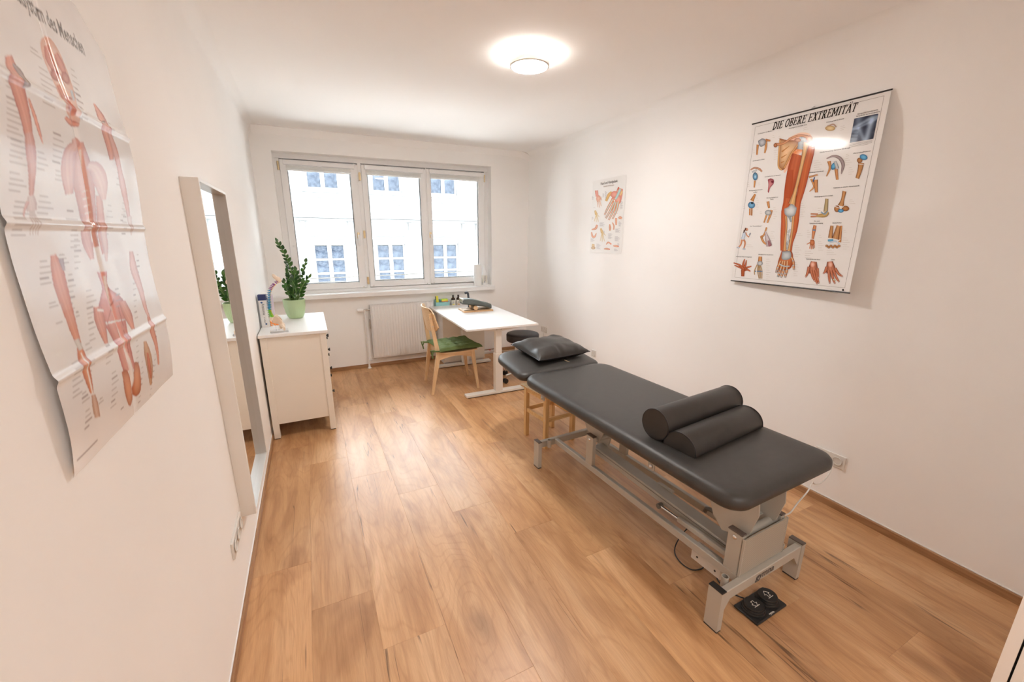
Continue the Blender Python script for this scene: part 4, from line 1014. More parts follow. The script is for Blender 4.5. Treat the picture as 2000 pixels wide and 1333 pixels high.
# pedal
pe = thing('foot_pedal', 'black double foot pedal with arrow symbols on floor under table', 'pedal', (1.652, .838, 0), .03)
bx('base_plate', 'black_plastic', pe, -.107, .107, -.055, .055, 0, .012, .004)
for s_i, dirn in ((-1, -1), (1, 1)):
    cx = s_i * .050
    for k_, (rx, ry, z0, z1) in enumerate(((.050, .047, .012, .022), (.046, .043, .022, .031), (.042, .039, .031, .040))):
        pdm = MB(); ring = []
        pdm.loft([[(cx + rx * f_ * math.cos(2 * PI * q / 36), .002 + ry * f_ * math.sin(2 * PI * q / 36), zz) for q in range(36)] for f_, zz in ((1, z0), (1, z1 - .003), (.96, z1))]); pdm.build('pedal_step', 'black_plastic', pe, True)
    ar = MB(); t = .0016
    pts = [(0, .018), (.016, .002), (.007, .002), (.007, -.010), (-.007, -.010), (-.007, .002), (-.016, .002), (0, .018)]
    for p0_, p1_ in zip(pts, pts[1:]):
        ar.bar((cx + p0_[0], .004 + dirn * p0_[1], .0405), (cx + p1_[0], .004 + dirn * p1_[1], .0405), t, .0012)
    ar.bar((cx - .016, .004 - .016, .0405), (cx + .016, .004 - .016, .0405), t * 1.3, .0012)
    ar.build('arrow_symbol', 'label_paper', pe)
text_obj('lettering', 'gymna', .013, lambda a, b2: (-.016 + a, -.052 + b2, .0125), 'label_paper', pe, bold=.0004)
MB().tube(catmull([(-.03, .055, .008), (-.05, .09, .008), (-.055, .15, .006), (-.03, .20, .006), (-.0, .22, .01)], .02), .003, 6).build('pedal_cable', 'cable_black', pe, True)
lc = catmull([(1.575, 1.10, .10), (1.62, 1.11, .02), (1.60, 1.10, .005), (1.545, 1.115, .005), (1.530, 1.17, .005), (1.555, 1.235, .006), (1.61, 1.27, .03), (1.67, 1.26, .10), (1.68, 1.20, .15)], .012)
tag(MB().tube(lc, .0032, 8).build('control_cable', 'cable_black', None, True), 'black cable looping on floor under control box of the table', 'cable')

# ---- rolls on the table
def unit2(p, q): d = (Vector(q) - Vector(p)); return d.normalized()
ax0 = Vector((1.392, 1.300, .740)); ax1 = Vector((2.000, 1.362, .740)); axd = (ax1 - ax0).normalized()
rr_ = thing('bolster', 'black full round bolster roll lying across the treatment table', 'bolster', (ax0.x, ax0.y, .6655), math.atan2(axd.y, axd.x))
LR = (ax1 - ax0).length; RR = .0745
r_ = MB(); rings = []
for xx, sc in ((0, .97), (.004, 1), (LR - .004, 1), (LR, .97)): rings.append([(xx, RR * sc * math.cos(2 * PI * k / 56), RR + RR * sc * math.sin(2 * PI * k / 56)) for k in range(56)])
r_.loft(rings).build('roll_cover', 'roll_leatherette', rr_, True)
for xx in (.002, LR - .002): MB().tube([(xx, RR * 1.006 * math.cos(2 * PI * k / 56), RR + RR * 1.006 * math.sin(2 * PI * k / 56)) for k in range(57)], .0022, 6).build('piping', 'piping', rr_, True)
hx0 = Vector((1.412, 1.166, .6655)); hx1 = Vector((1.972, 1.232, .6655)); hd_ = (hx1 - hx0).normalized()
hr = thing('half_bolster', 'black half round bolster with flat base in front of full roll', 'bolster', hx0, math.atan2(hd_.y, hd_.x))
LH = (hx1 - hx0).length; hw_, hh_ = .083, .082
def half(xx, sc):
    out = []
    for k in range(29):
        a = PI * k / 28; out.append((xx, hw_ * sc * math.cos(a), .004 + (hh_ * sc) * math.sin(a) ** .92))
    out += [(xx, -hw_ * sc + .004, .0005), (xx, hw_ * sc - .004, .0005)]; return out
MB().loft([half(0, .97), half(.004, 1), half(LH - .004, 1), half(LH, .97)]).build('roll_cover', 'roll_leatherette', hr, True, angle=50)
for xx in (.002, LH - .002):
    h_ = half(xx, 1.006); MB().tube(h_[:29], .0022, 6).tube([h_[0], h_[-1], h_[-2], h_[28]], .0018, 5).build('piping', 'piping', hr, True)

# ---- pillow on the headrest
pw = thing('pillow', 'black leatherette pillow with zip lying on the headrest', 'pillow', (1.680, 2.735, .674), .10)
pw.rotation_euler = (.09, 0, .10)
PX, PY = .50, .40
def pil(u, v_, top):
    su, sv = (u - .5) * 2, (v_ - .5) * 2
    base = max(0, (1 - su ** 4) * (1 - sv ** 4)) ** .55
    pinch = 1 - .10 * (1 - su * su) ** 1.0 * (sv * sv) ; pinch2 = 1 - .09 * (1 - sv * sv) * (su * su)
    x = su * PX / 2 * pinch2; y = sv * PY / 2 * pinch
    h = .074 * base
    wr = noise.noise((u * 3.2 + 5, v_ * 3.2, 2.)) * .012 + (.010 * math.sin(26 * u + 4 * noise.noise((u * 4, v_ * 4, 0))) * max(0, abs(sv) - .45) ** 1.2 * 1.6 + .006 * math.sin(22 * v_ + 3) * max(0, abs(su) - .5)) 
    h += wr * (base ** .8) * (1 if top else .3)
    lift = .045 + .012 * (abs(su) * abs(sv)) ** 2
    return (x, y, lift + h if top else lift - .042 * base)
MB().grid(64, 52, lambda u, v_: pil(u, v_, True)).grid(30, 26, lambda u, v_: pil(u, v_, False)).build('cover', 'pillow_leatherette', pw, 'all')
edge = [pil(0, t / 20, True) for t in range(21)]
MB().tube([pil(t / 40, 0, True) for t in range(41)] + [pil(1, t / 30, True) for t in range(1, 31)] + [pil(1 - t / 40, 1, True) for t in range(1, 41)] + [pil(0, 1 - t / 30, True) for t in range(1, 31)], .0028, 6).build('piping', 'piping', pw, True)
MB().tube([(.0, -PY / 2 + .012, .018), (.018, -PY / 2 - .010, .012), (.032, -PY / 2 - .022, .006)], .0022, 6).build('zip_pull', 'brass', pw, True)
#POSTERS
# ================================================================ POSTERS
def raster(inks, nx, ny, w, h, base):
    """paint printed shapes onto a grid of sheet vertices (a: 0..w, b: 0..h)"""
    import numpy as np
    img = np.empty((nx + 1, ny + 1, 3)); img[:] = base; jobs = []
    for I_ in inks:
        for lay, vs, fs, cs in I_.raw:
            for f_ in fs:
                for t in range(1, len(f_) - 1): jobs.append((lay, len(jobs), [vs[f_[0]], vs[f_[t]], vs[f_[t + 1]]], [cs[f_[0]], cs[f_[t]], cs[f_[t + 1]]]))
    jobs.sort(key=lambda j: j[:2])
    for _, _, v, c in jobs:
        X = [p[0] / w * nx for p in v]; Y = [p[1] / h * ny for p in v]
        x0, x1 = max(0, math.ceil(min(X) - .3)), min(nx, math.floor(max(X) + .3)); y0, y1 = max(0, math.ceil(min(Y) - .3)), min(ny, math.floor(max(Y) + .3))
        if x1 < x0 or y1 < y0: continue
        gx, gy = np.meshgrid(np.arange(x0, x1 + 1), np.arange(y0, y1 + 1), indexing='ij')
        d = (Y[1] - Y[2]) * (X[0] - X[2]) + (X[2] - X[1]) * (Y[0] - Y[2])
        if abs(d) < 1e-9: continue
        a = ((Y[1] - Y[2]) * (gx - X[2]) + (X[2] - X[1]) * (gy - Y[2])) / d; b = ((Y[2] - Y[0]) * (gx - X[2]) + (X[0] - X[2]) * (gy - Y[2])) / d; g = 1 - a - b
        tol = .18; m_ = (a > -tol) & (b > -tol) & (g > -tol) if abs(d) < 6 else (a > -.02) & (b > -.02) & (g > -.02)
        col = a[..., None] * np.array(c[0][:3]) + b[..., None] * np.array(c[1][:3]) + g[..., None] * np.array(c[2][:3])
        img[x0:x1 + 1, y0:y1 + 1][m_] = np.clip(col[m_], 0, 1)
    return img
class Ink:
    """flat printed shapes with colours on their vertices, laid on a wall surface"""
    def __init__(s, conv, surf, ppm):
        s.conv, s.surf, s.ppm = conv, surf, ppm; s.v, s.f, s.c, s.raw = [], [], [], []
    def add(s, pts, faces, cols, lay):
        if s.surf is None: s.raw.append((lay, pts, faces, cols)); return
        b = len(s.v)
        s.v += [s.surf(a, c, .0005 + lay * .00022) for a, c in pts]; s.f += [tuple(i + b for i in f) for f in faces]; s.c += cols
    def stroke(s, pts, w, rim, mid, lay=2, n=4):
        """pts in picture crop units; w one width or a list"""
        P = [Vector((*p, 0)) for p in pts]; ws = w if isinstance(w, (list, tuple)) else [w] * len(P)
        Q = [Vector((p.x, p.y, q)) for p, q in zip(P, ws)]
        C = catmull(Q, max(4., sum((a - b).length for a, b in zip(P, P[1:])) / 26)) if len(Q) > 2 else [Q[0].lerp(Q[1], k / 6) for k in range(7)]
        vs, cs, fs = [], [], []
        rim, mid = lin(rim), lin(mid); wide = max(ws) >= 18
        if wide: n = 12
        for i, p in enumerate(C):
            d = (C[min(i + 1, len(C) - 1)] - C[max(i - 1, 0)]); d = Vector((d.x, d.y, 0)); d = d.normalized() if d.length else Vector((1, 0, 0)); nn = Vector((-d.y, d.x, 0))
            for k in range(n + 1):
                t = k / n * 2 - 1; q = p + nn * (t * p.z / 2); vs.append(s.conv(q.x, q.y))
                f_ = 1 - abs(t) ** 1.9; f_ = f_ * (1 - .34 * (.5 + .5 * math.sin(t * 10.5 + .22 * i + len(s.v) % 7))) - .10 * (abs(t) > .85) if wide else f_ * (1 + .12 * math.sin(i * 1.3 + k * 2)); cs.append(tuple(max(0, a + (b - a) * f_) for a, b in zip(rim, mid)))
        for i in range(len(C) - 1):
            for k in range(n):
                a = i * (n + 1) + k; fs.append((a, a + 1, a + n + 2, a + n + 1))
        s.add(vs, fs, cs, lay)
    def blob(s, x, y, rx, ry, rim, mid, lay=3, rot=0., n=16):
        rim, mid = lin(rim), lin(mid); vs = [s.conv(x, y)]; cs = [mid]; fs = []
        for q, (rr, ff) in enumerate(((.55, .35), (1, 1))):
            for k in range(n):
                a = 2 * PI * k / n; ca, sa = rr * rx * math.cos(a), rr * ry * math.sin(a)
                vs.append(s.conv(x + ca * math.cos(rot) - sa * math.sin(rot), y + ca * math.sin(rot) + sa * math.cos(rot))); cs.append(tuple(m_ + (r_ - m_) * ff for m_, r_ in zip(mid, rim)))
        for k in range(n):
            j = (k + 1) % n; fs.append((0, 1 + k, 1 + j)); fs.append((1 + k, 1 + n + k, 1 + n + j, 1 + j))
        s.add(vs, fs, cs, lay)
    def poly(s, pts, rim, mid, lay=1):
        """closed smooth outline, fan of rings to the centre"""
        P = [Vector((*p, 0)) for p in pts]; C = catmull(P + [P[0]], 9)[:-1]; n = len(C); cx = sum(p.x for p in C) / n; cy_ = sum(p.y for p in C) / n
        rim, mid = lin(rim), lin(mid); vs, cs, fs = [], [], []
        rs = (1, .8, .55, .25, .02)
        for r_ in rs:
            for p in C: vs.append(s.conv(cx + (p.x - cx) * r_, cy_ + (p.y - cy_) * r_)); cs.append(tuple(m_ + (q - m_) * r_ ** 2 for m_, q in zip(mid, rim)))
        for q in range(len(rs) - 1):
            for k in range(n): j = (k + 1) % n; fs.append((q * n + k, q * n + j, (q + 1) * n + j, (q + 1) * n + k))
        s.add(vs, fs, cs, lay)
    def rect(s, x0, y0, x1, y1, col, lay=1, nx=8, ny=8, fn=None):
        """in wall metres"""
        vs, cs, fs = [], [], []; col = lin(col)
        for i in range(nx + 1):
            for j in range(ny + 1):
                vs.append((x0 + (x1 - x0) * i / nx, y0 + (y1 - y0) * j / ny)); cs.append(fn(i / nx, j / ny) if fn else col)
        for i in range(nx):
            for j in range(ny): a = i * (ny + 1) + j; fs.append((a, a + 1, a + ny + 2, a + ny + 1))
        s.add(vs, fs, cs, lay)
    def text(s, txt, a, b, size, col='3a3433', lay=4, center=False, shear=0., bold=0., narrow=1., slope=0.):
        """a, b: baseline start (or centre) in wall metres"""
        vs, fs = text_polys(txt, size, shear, bold, narrow); off = max(v[0] for v in vs) / 2 if center else 0
        s.add([(a + (x - off), b + y + slope * (x - off)) for x, y in vs], fs, [lin(col)] * len(vs), lay)
    def lines(s, x, y, n, w, col='b9ada3', gap=7, th=.0009, jit=1., lay=2):
        """little unreadable caption lines: x, y crop units, gap crop units"""
        for k in range(n):
            a, b = s.conv(x, y + gap * k); ww = w * (.55 + .45 * ((k * 7 + int(x)) % 5) / 4) if jit else w
            s.rect(a, b, a + ww, b + th, col, lay, 3, 1)
    def build(s, name, m_, parent):
        me = bpy.data.meshes.new(name); me.from_pydata(s.v, [], s.f); at_ = me.color_attributes.new('ink', 'FLOAT_COLOR', 'POINT')
        at_.data.foreach_set('color', [q for c_ in s.c for q in (*c_[:3], 1.)]); me.materials.append(M[m_])
        o = bpy.data.objects.new(name, me); COL.objects.link(o); o.parent = parent; return o

# ---- big chart of the upper limb on the right wall -------------------------------------------------
PXR = 2.700   # measuring plane
YL, YR, ZT, ZB = 1.950, 1.224, 2.320, 1.303     # left edge y (far), right edge y (near), top, bottom
PWd, PHt = YL - YR, ZT - ZB
def surfR(a, b, off=0.):       # a: metres from left edge, b: metres from bottom; the right side stands off the wall
    t = 1 - b / PHt; u = a / PWd
    bulge = .008 + .055 * u * (1 - math.exp(-9 * max(0, t))) + .010 * math.sin(PI * t) + .010 * t ** 8
    y, z = YL - a, ZB + b; k = (XR(y) - .006 - bulge) / PXR
    return (XR(y) - .006 - bulge - off, y * k, HC + (z - HC) * k)
def convR(x, y):
    v = onx(1400 + x / 3.0306, 160 + y / 3.0306, PXR); return (YL - v.y, v.z - ZB)
chart = thing('wall_chart', 'large laminated arm anatomy chart titled DIE OBERE EXTREMITÄT on right wall', 'poster', (0, 0, 0))
MB().grid(24, 48, lambda u, v_: surfR(u * PWd, v_ * PHt)).grid(24, 48, lambda u, v_: surfR(u * PWd, v_ * PHt, -.0008)).build('sheet', 'poster_sheet', chart, 'all')
def railR(b, r_):
    p0, p1 = Vector(surfR(-.004, b, .001)), Vector(surfR(PWd + .004, b, .001)); return MB().tube([p0, p0.lerp(p1, .5), p1], r_, 8)
railR(PHt, .0042).build('hanging_rail', 'black_plastic', chart, True); railR(0, .0042).build('bottom_rail', 'black_plastic', chart, True)
hk = Vector(surfR(PWd / 2, PHt, 0))
MB().tube([(hk.x, hk.y + .012, hk.z), (hk.x + .004, hk.y, hk.z + .014), (hk.x, hk.y - .012, hk.z)], .0016, 6).cyl((hk.x - .002, hk.y, hk.z + .014), (XR(hk.y) + .002, hk.y, hk.z + .014), .0022, n=8).build('hook', 'steel', chart, True)
I = Ink(convR, surfR, 3.03)
for (x0, y0, x1, y1) in ((.02, .025, PWd - .025, .0262), (.02, PHt - .022, PWd - .025, PHt - .0208), (.02, .025, .0212, PHt - .021), (PWd - .0262, .025, PWd - .025, PHt - .021)): I.rect(x0, y0, x1, y1, '6d5f5a', 1, 24 if x1 - x0 > .1 else 1, 40 if y1 - y0 > .1 else 1)
# slab serif italic title drawn letter by letter
def slab(ch):
    w, f = .165, .085   # stem width, serif thickness
    V = lambda x, y0=0., y1=1., sf=(1, 1): [('l', x, y0, x, y1, w)] + ([('l', x - .15, y0 + f / 2, x + .15, y0 + f / 2, f)] if sf[0] else []) + ([('l', x - .15, y1 - f / 2, x + .15, y1 - f / 2, f)] if sf[1] else [])
    D = {
        'D': (V(.15) + [('a', .15, .5, .48, .465, -90, 90, w * 1.05)], .72), 'I': (V(.18), .36),
        'E': (V(.15) + [('l', .1, 1 - f / 2, .58, 1 - f / 2, f), ('l', .56, 1, .56, .76, f), ('l', .15, .52, .45, .52, f), ('l', .45, .64, .45, .40, f), ('l', .1, f / 2, .60, f / 2, f), ('l', .59, 0, .59, .26, f)], .66),
        'O': ([('a', .36, .5, .29, .47, 0, 360, w)], .74), 'B': (V(.15) + [('a', .30, .745, .20, .22, -90, 90, w * .9), ('a', .30, .27, .24, .235, -90, 90, w * .95), ('l', .15, .965, .32, .965, f), ('l', .15, .51, .32, .51, f), ('l', .15, .035, .32, .035, f)], .64),
        'R': (V(.15) + [('a', .30, .735, .20, .23, -90, 90, w * .9), ('l', .15, .965, .32, .965, f), ('l', .15, .505, .34, .505, f), ('l', .33, .5, .56, .03, w), ('l', .50, .035, .72, .035, f)], .72),
        'X': ([('l', .12, .97, .56, .03, w), ('l', .56, .97, .12, .03, w * .75)] + [('l', a - .13, b, a + .13, b, f) for a in (.13, .56) for b in (.035, .965)], .70),
        'T': (V(.32, sf=(1, 0)) + [('l', .02, .965, .62, .965, f), ('l', .035, .97, .035, .72, f), ('l', .605, .97, .605, .72, f)], .66),
        'M': (V(.13, sf=(1, 0)) + V(.77, sf=(1, 0)) + [('l', .15, .97, .45, .22, w * .8), ('l', .75, .97, .45, .22, w * .8), ('l', 0, .965, .18, .965, f), ('l', .72, .965, .90, .965, f)], .93),
        'A': ([('l', .10, .03, .36, .97, w * .75), ('l', .62, .03, .36, .97, w), ('l', .2, .33, .52, .33, f)] + [('l', a - .13, .035, a + .13, .035, f) for a in (.10, .62)], .74)}
    if ch == 'Ä': s_, w_ = D['A']; return s_ + [('l', .24, 1.10, .24, 1.22, .12), ('l', .50, 1.10, .50, 1.22, .12)], w_
    return D[ch]
def slab_text(I, txt, a, b, h, width, col):
    tot = sum(.34 if c_ == ' ' else slab(c_)[1] + .06 for c_ in txt); sx = width / tot; x = 0; col = lin(col)
    def quad(p, q, w_):
        d = Vector((q[0] - p[0], q[1] - p[1])); d = d.normalized() if d.length else Vector((1, 0)); nn = Vector((-d.y, d.x)) * w_ / 2
        return [(p[0] + nn.x, p[1] + nn.y), (p[0] - nn.x, p[1] - nn.y), (q[0] - nn.x, q[1] - nn.y), (q[0] + nn.x, q[1] + nn.y)]
    for c_ in txt:
        if c_ == ' ': x += .34; continue
        st_, w_ = slab(c_)
        for e_ in st_:
            if e_[0] == 'l': qs = [quad(e_[1:3], e_[3:5], e_[5])]
            else:
                _, cx, cyy, rx, ry, a0, a1, ww = e_; n = 18; ps = []
                for k in range(n + 1):
                    an = math.radians(a0 + (a1 - a0) * k / n); ps.append((cx + rx * math.cos(an), cyy + ry * math.sin(an)))
                qs = [quad(p, q, ww) for p, q in zip(ps, ps[1:])]
            for k, q in enumerate(qs):
                I.add([(a + (x + px + .22 * py) * sx, b + py * h) for px, py in q], [(0, 1, 2, 3)], [col] * 4, 4 + (k % 2) * .2 + (hash(e_[0]) % 2) * 0)
        x += w_ + .06
t0 = convR(330, 277); t1 = convR(832, 173)
slab_text(I, 'DIE OBERE EXTREMITÄT', t0[0], (t0[1] + t1[1]) / 2 - .004, .043, t1[0] - t0[0] - .006, '211c1c')
def cap(I, txt, x, y, size=.0085, **k): a, b = I.conv(x, y); I.text(txt, a, b, size, center=True, bold=.00012, shear=.2, **k)
B0, B1 = '8a4a22', 'e0a468'       # bone rim, bone light
R0, R1 = '9a3518', 'd97a48'       # muscle / skin
GY0, GY1 = '7f868c', 'd4d8da'     # ligament
BL0, BL1 = '1f5f95', '6fc0e8'     # cartilage
for t_, x, y in (('Schultergelenk mit Bändern', 285, 302), ('Schultergürtel und linker Arm', 478, 268), ('Schultergelenk im Schnitt', 700, 232), ('Röntgenbild Schulterstelle', 892, 182), ('Periarthritis humeroscapularis', 893, 194), ('Schultergelenk eröffnet', 248, 466), ('Knochenkanten am Humerus', 330, 560), ('Schulterverrenkung, Gerissener Bänderzüge', 697, 408), ('Oberarmkopffrakturen', 858, 420), ('Schultergelenkarthrose', 588, 536), ('Ellenbogengelenk von vorn', 230, 644), ('eröffnet', 228, 656), ('Ellenbogengelenk von', 328, 688), ('hinten', 326, 698), ('Frakturen im distalen Humerusende', 765, 625), ('Ellenbogengelenk im Schnitt', 632, 680), ('Der "Tennisellenbogen"', 232, 857), ('Pro- und', 592, 828), ('Supinationsbewegung', 588, 840), ('Radiusfraktur', 712, 838), ('Bewegungsumfang im Handgelenk', 160, 1038), ('Bandapparat am Handrücken', 290, 1026), ('Polyarthritis der Hand', 570, 1054), ('Gicht', 688, 1056)): cap(I, t_, x, y)
# main arm
I.poly([(425, 330), (500, 300), (560, 318), (560, 400), (500, 420), (455, 470), (400, 540), (405, 470), (430, 420)], 'f3d3bb', 'e88f52', 1)
I.stroke([(478, 430), (455, 520), (432, 620), (415, 720), (400, 770), (398, 830), (394, 920), (390, 1000)], [62, 70, 58, 44, 36, 34, 34, 26], 'a03a1a', 'cf6c3a', 2)
I.stroke([(548, 350), (555, 400), (530, 500), (505, 620), (480, 720), (470, 790), (458, 880), (440, 950), (436, 1000)], [46, 50, 52, 44, 34, 40, 36, 24, 18], 'a03a1a', 'd2733f', 2)
I.stroke([(440, 520), (430, 600), (420, 690)], [30, 40, 26], 'b24a22', 'b9552c', 2.5)
I.poly([(372, 335), (420, 345), (475, 350), (490, 380), (450, 420), (420, 480), (398, 520), (372, 520), (362, 480), (368, 400)], '8f4d20', 'f0c898', 3)
I.stroke([(375, 345), (368, 430), (366, 500), (385, 522)], 10, '9a5a2a', 'e8b878', 4); I.stroke([(480, 372), (440, 430), (400, 510)], 11, '8a4a20', 'e0a868', 4)
for (a_, b_) in (((385, 415), (430, 380)), ((382, 450), (415, 430)), ((380, 480), (400, 470))): I.stroke([a_, b_], [8, 3], 'a5622e', 'c98a50', 4)
I.stroke([(345, 372), (395, 365), (440, 335), (490, 318), (540, 326)], [20, 13, 13, 13, 20], '8a4422', 'e6a878', 6); I.blob(348, 376, 11, 12, '7a3c1e', 'd08a5c', 7)
I.blob(480, 345, 20, 12, '8a4422', 'd9a07a', 6); I.stroke([(470, 350), (500, 332)], 14, GY0, GY1, 5)
I.stroke([(500, 345), (495, 400)], [30, 36], GY0, 'c2c8ca', 5); I.blob(515, 340, 26, 18, GY0, GY1, 5)
I.blob(548, 335, 20, 18, '9a4a28', 'e9b48c', 6)
I.stroke([(530, 360), (515, 440), (490, 550), (465, 650), (445, 725)], [44, 26, 22, 22, 44], '7c3d16', 'f2c888', 5)
I.stroke([(560, 350), (552, 380)], 14, B0, B1, 5)
I.poly([(400, 752), (425, 740), (442, 722), (470, 742), (474, 752), (462, 790), (430, 800), (404, 786)], '858d92', 'dfe3e4', 6)
I.stroke([(430, 795), (440, 830)], [16, 8], GY0, '9fb0b4', 6)
I.stroke([(410, 795), (412, 860), (406, 930), (402, 1000)], [14, 12, 12, 22], '7c3d16', 'eebd80', 5); I.stroke([(455, 790), (448, 870), (436, 950), (426, 1005)], [16, 13, 13, 18], '7c3d16', 'f0c488', 5)
for (a_, b_) in (((436, 872), (422, 895)), ((422, 900), (430, 930)), ((430, 930), (414, 965)), ((414, 950), (418, 990))): I.stroke([a_, b_], [7, 12], GY0, 'cfd6d8', 5)
I.poly([(388, 1005), (436, 1005), (440, 1040), (415, 1055), (385, 1048)], GY0, 'd0d6d8', 6)
I.poly([(385, 1000), (440, 1000), (452, 1050), (440, 1100), (400, 1115), (365, 1100), (362, 1070)], '9a3f1a', 'd98048', 4)
for pts in ([(378, 1060), (362, 1100), (352, 1132)], [(392, 1060), (378, 1110), (362, 1155)], [(404, 1060), (395, 1115), (380, 1160)], [(418, 1060), (415, 1110), (404, 1160)], [(434, 1030), (452, 1060), (457, 1115)]):
    I.stroke(pts, [14, 16, 11], '8a3a18', 'e09a62', 5); I.stroke(pts, [5, 5, 4], 'b07a48', 'f2d4a8', 6)
    for q in (pts[1], ((pts[1][0] + pts[2][0]) / 2, (pts[1][1] + pts[2][1]) / 2), (pts[2][0] + 1, pts[2][1] - 5)): I.blob(q[0], q[1], 5, 5, GY0, 'cfe0e4', 7, n=10)
I.stroke([(372, 1080), (400, 1092), (432, 1092)], 8, GY0, 'c8d4d8', 6.5)
# side pictures, left column
I.stroke([(243, 372), (238, 432)], [14, 9], B0, B1, 3); I.stroke([(288, 340), (292, 380), (284, 422)], [16, 14, 9], B0, B1, 3); I.stroke([(290, 345), (318, 348)], [16, 10], B0, 'c98a58', 3); I.poly([(245, 350), (270, 335), (290, 345), (288, 370), (262, 385), (250, 372)], '6f747c', 'c6c9d0', 4)
I.stroke([(200, 522), (222, 510), (250, 515), (268, 532)], [6, 10, 12, 10], '8a4a2a', 'd2a488', 3); I.stroke([(210, 535), (238, 522)], 10, GY0, GY1, 4); I.blob(228, 560, 15, 24, '2a4a6e', '8fc4e4', 4); I.blob(228, 562, 7, 14, '2478b0', 'bfe8fa', 5); I.stroke([(226, 585), (222, 626)], [11, 8], B0, B1, 3)
I.poly([(302, 580), (318, 572), (338, 580), (336, 605), (318, 625), (308, 655), (302, 650), (306, 610)], '8a2c3c', 'd2898c', 3); I.blob(330, 592, 8, 6, '6a1c2c', '8a2c3c', 4)
I.stroke([(228, 665), (208, 705)], [10, 22], B0, B1, 3); I.blob(206, 730, 21, 20, '2a5f8c', '7fb8dc', 4); I.blob(210, 718, 7, 7, '20303c', '3c4c58', 5); I.stroke([(196, 750), (196, 790)], 9, B0, B1, 3); I.stroke([(208, 748), (207, 792)], 8, B0, 'c88a50', 3)
I.stroke([(303, 708), (310, 748)], [16, 12], B0, B1, 3); I.blob(305, 775, 20, 16, GY0, GY1, 4); I.stroke([(325, 760), (318, 785), (300, 835)], [14, 14, 9], B0, B1, 3); I.stroke([(295, 790), (280, 834)], [10, 8], B0, B1, 3)
I.stroke([(296, 862), (280, 905), (262, 920)], [9, 10, 14], B0, B1, 3); I.stroke([(262, 915), (275, 945), (292, 962)], [12, 12, 10], B0, B1, 3); I.stroke([(288, 885), (300, 930), (312, 972)], [6, 26, 34], '8a6a70', 'ded8da', 4); I.stroke([(306, 940), (316, 974)], [10, 18], '7a4048', 'b07a80', 5)
# tennis player
I.stroke([(176, 866), (170, 880)], 14, '4a2a20', '6e4434', 4); I.blob(180, 874, 6, 8, 'c08060', 'e2a888', 4.5); I.stroke([(165, 878), (160, 895)], [10, 5], '4a2a20', '5e3828', 5); I.stroke([(166, 888), (154, 932)], [16, 20], '9fb4cc', 'dfe8f2', 4); I.stroke([(172, 892), (180, 910), (192, 920)], 6, 'b06a48', 'da9870', 5); I.stroke([(150, 934), (142, 965), (128, 980)], [11, 8, 6], 'b06a48', 'da9870', 3); I.stroke([(160, 934), (168, 955), (160, 990)], [11, 9, 6], 'b06a48', 'da9870', 3); I.blob(128, 981, 9, 5, '8a98b0', 'e4e8f0', 5); I.blob(162, 990, 9, 5, '8a98b0', 'e4e8f0', 5); I.blob(197, 902, 5, 9, '70788a', 'c8ccd4', 4, .6); I.stroke([(190, 922), (194, 911)], 2, '5a3a30', '5a3a30', 4)
# hands bottom left
for pts in ([(160, 1110), (135, 1085), (100, 1072)], [(160, 1105), (140, 1100), (105, 1086)], [(155, 1100), (158, 1075), (165, 1050)], [(158, 1105), (170, 1085), (176, 1056)], [(160, 1112), (180, 1100), (206, 1092)], [(160, 1116), (180, 1112), (200, 1122)]): I.stroke(pts, [16, 12, 6], '7a2c14', 'c9704a', 3)
I.stroke([(155, 1110), (154, 1152)], [22, 18], '7a2c14', 'c2683e', 3)
I.stroke([(258, 1035), (256, 1065)], [20, 24], B0, B1, 3); I.blob(256, 1075, 17, 14, GY0, GY1, 4)
for k, dx_ in enumerate((-20, -8, 0, 8, 17)): 
    I.stroke([(250 + dx_ * .5, 1082), (250 + dx_ * (1 if k else 1.3), 1120), (256 + dx_ * (.7 if k else 1.6), 1165 if k else 1142)], [6, 6, 4], '4a4440', 'd8b078', 3); I.blob(250 + dx_, 1122, 4.5, 4, '2a4a70', '7fa8d0', 4, n=8)
# right column
I.blob(672, 275, 30, 16, 'b08a58', 'eed8a8', 3); I.stroke([(655, 262), (690, 252), (708, 268)], [5, 9, 8], '8a5a40', 'c8b0a0', 4)
x0, z0 = convR(800, 365); x1, z1 = convR(950, 190)
x0 = convR(815, 215)[0] + .0; xr = convR(957, 190)[0]; zt_ = convR(957, 185)[1] - .002; zb_ = convR(783, 362)[1]
def xray(u, v_):
    g = lambda d, w_: math.exp(-(d / w_) ** 2)
    b_ = .05 + .34 * g(v_ - (.62 + .42 * (u - .1) - .5 * max(0, u - .75)), .07) + .22 * g(v_ - (.50 + .30 * u), .05)      # clavicle, spine of scapula
    b_ += .42 * g(u - .80 + .10 * (1 - v_), .10) * (1 if v_ < .80 else g(v_ - .80, .07)) + .30 * g(math.hypot(u - .74, v_ - .74), .13)   # humerus and its head
    b_ += .26 * g(u + .6 * v_ - .62, .08) * (v_ < .6) + .20 * g(u - .16 - .1 * math.sin(v_ * 3), .14)
    b_ += .14 * (u < .3) * (v_ < .6) * (.5 + .5 * math.sin(v_ * 46 + u * 9)) + .03 * noise.noise((u * 6, v_ * 6, 4))
    b_ = max(.025, min(.75, b_)); return (b_ * .62, b_ * .80, b_ * 1.05 + .02)
I.rect(x0, zb_, xr, zt_, '202840', 3, 28, 34, xray)
for k in range(4): I.rect(x0, zb_ - .008 - .005 * k, x0 + (xr - x0) * (.98 - .15 * (k == 3)), zb_ - .0068 - .005 * k, '8a7f78', 2, 6, 1)
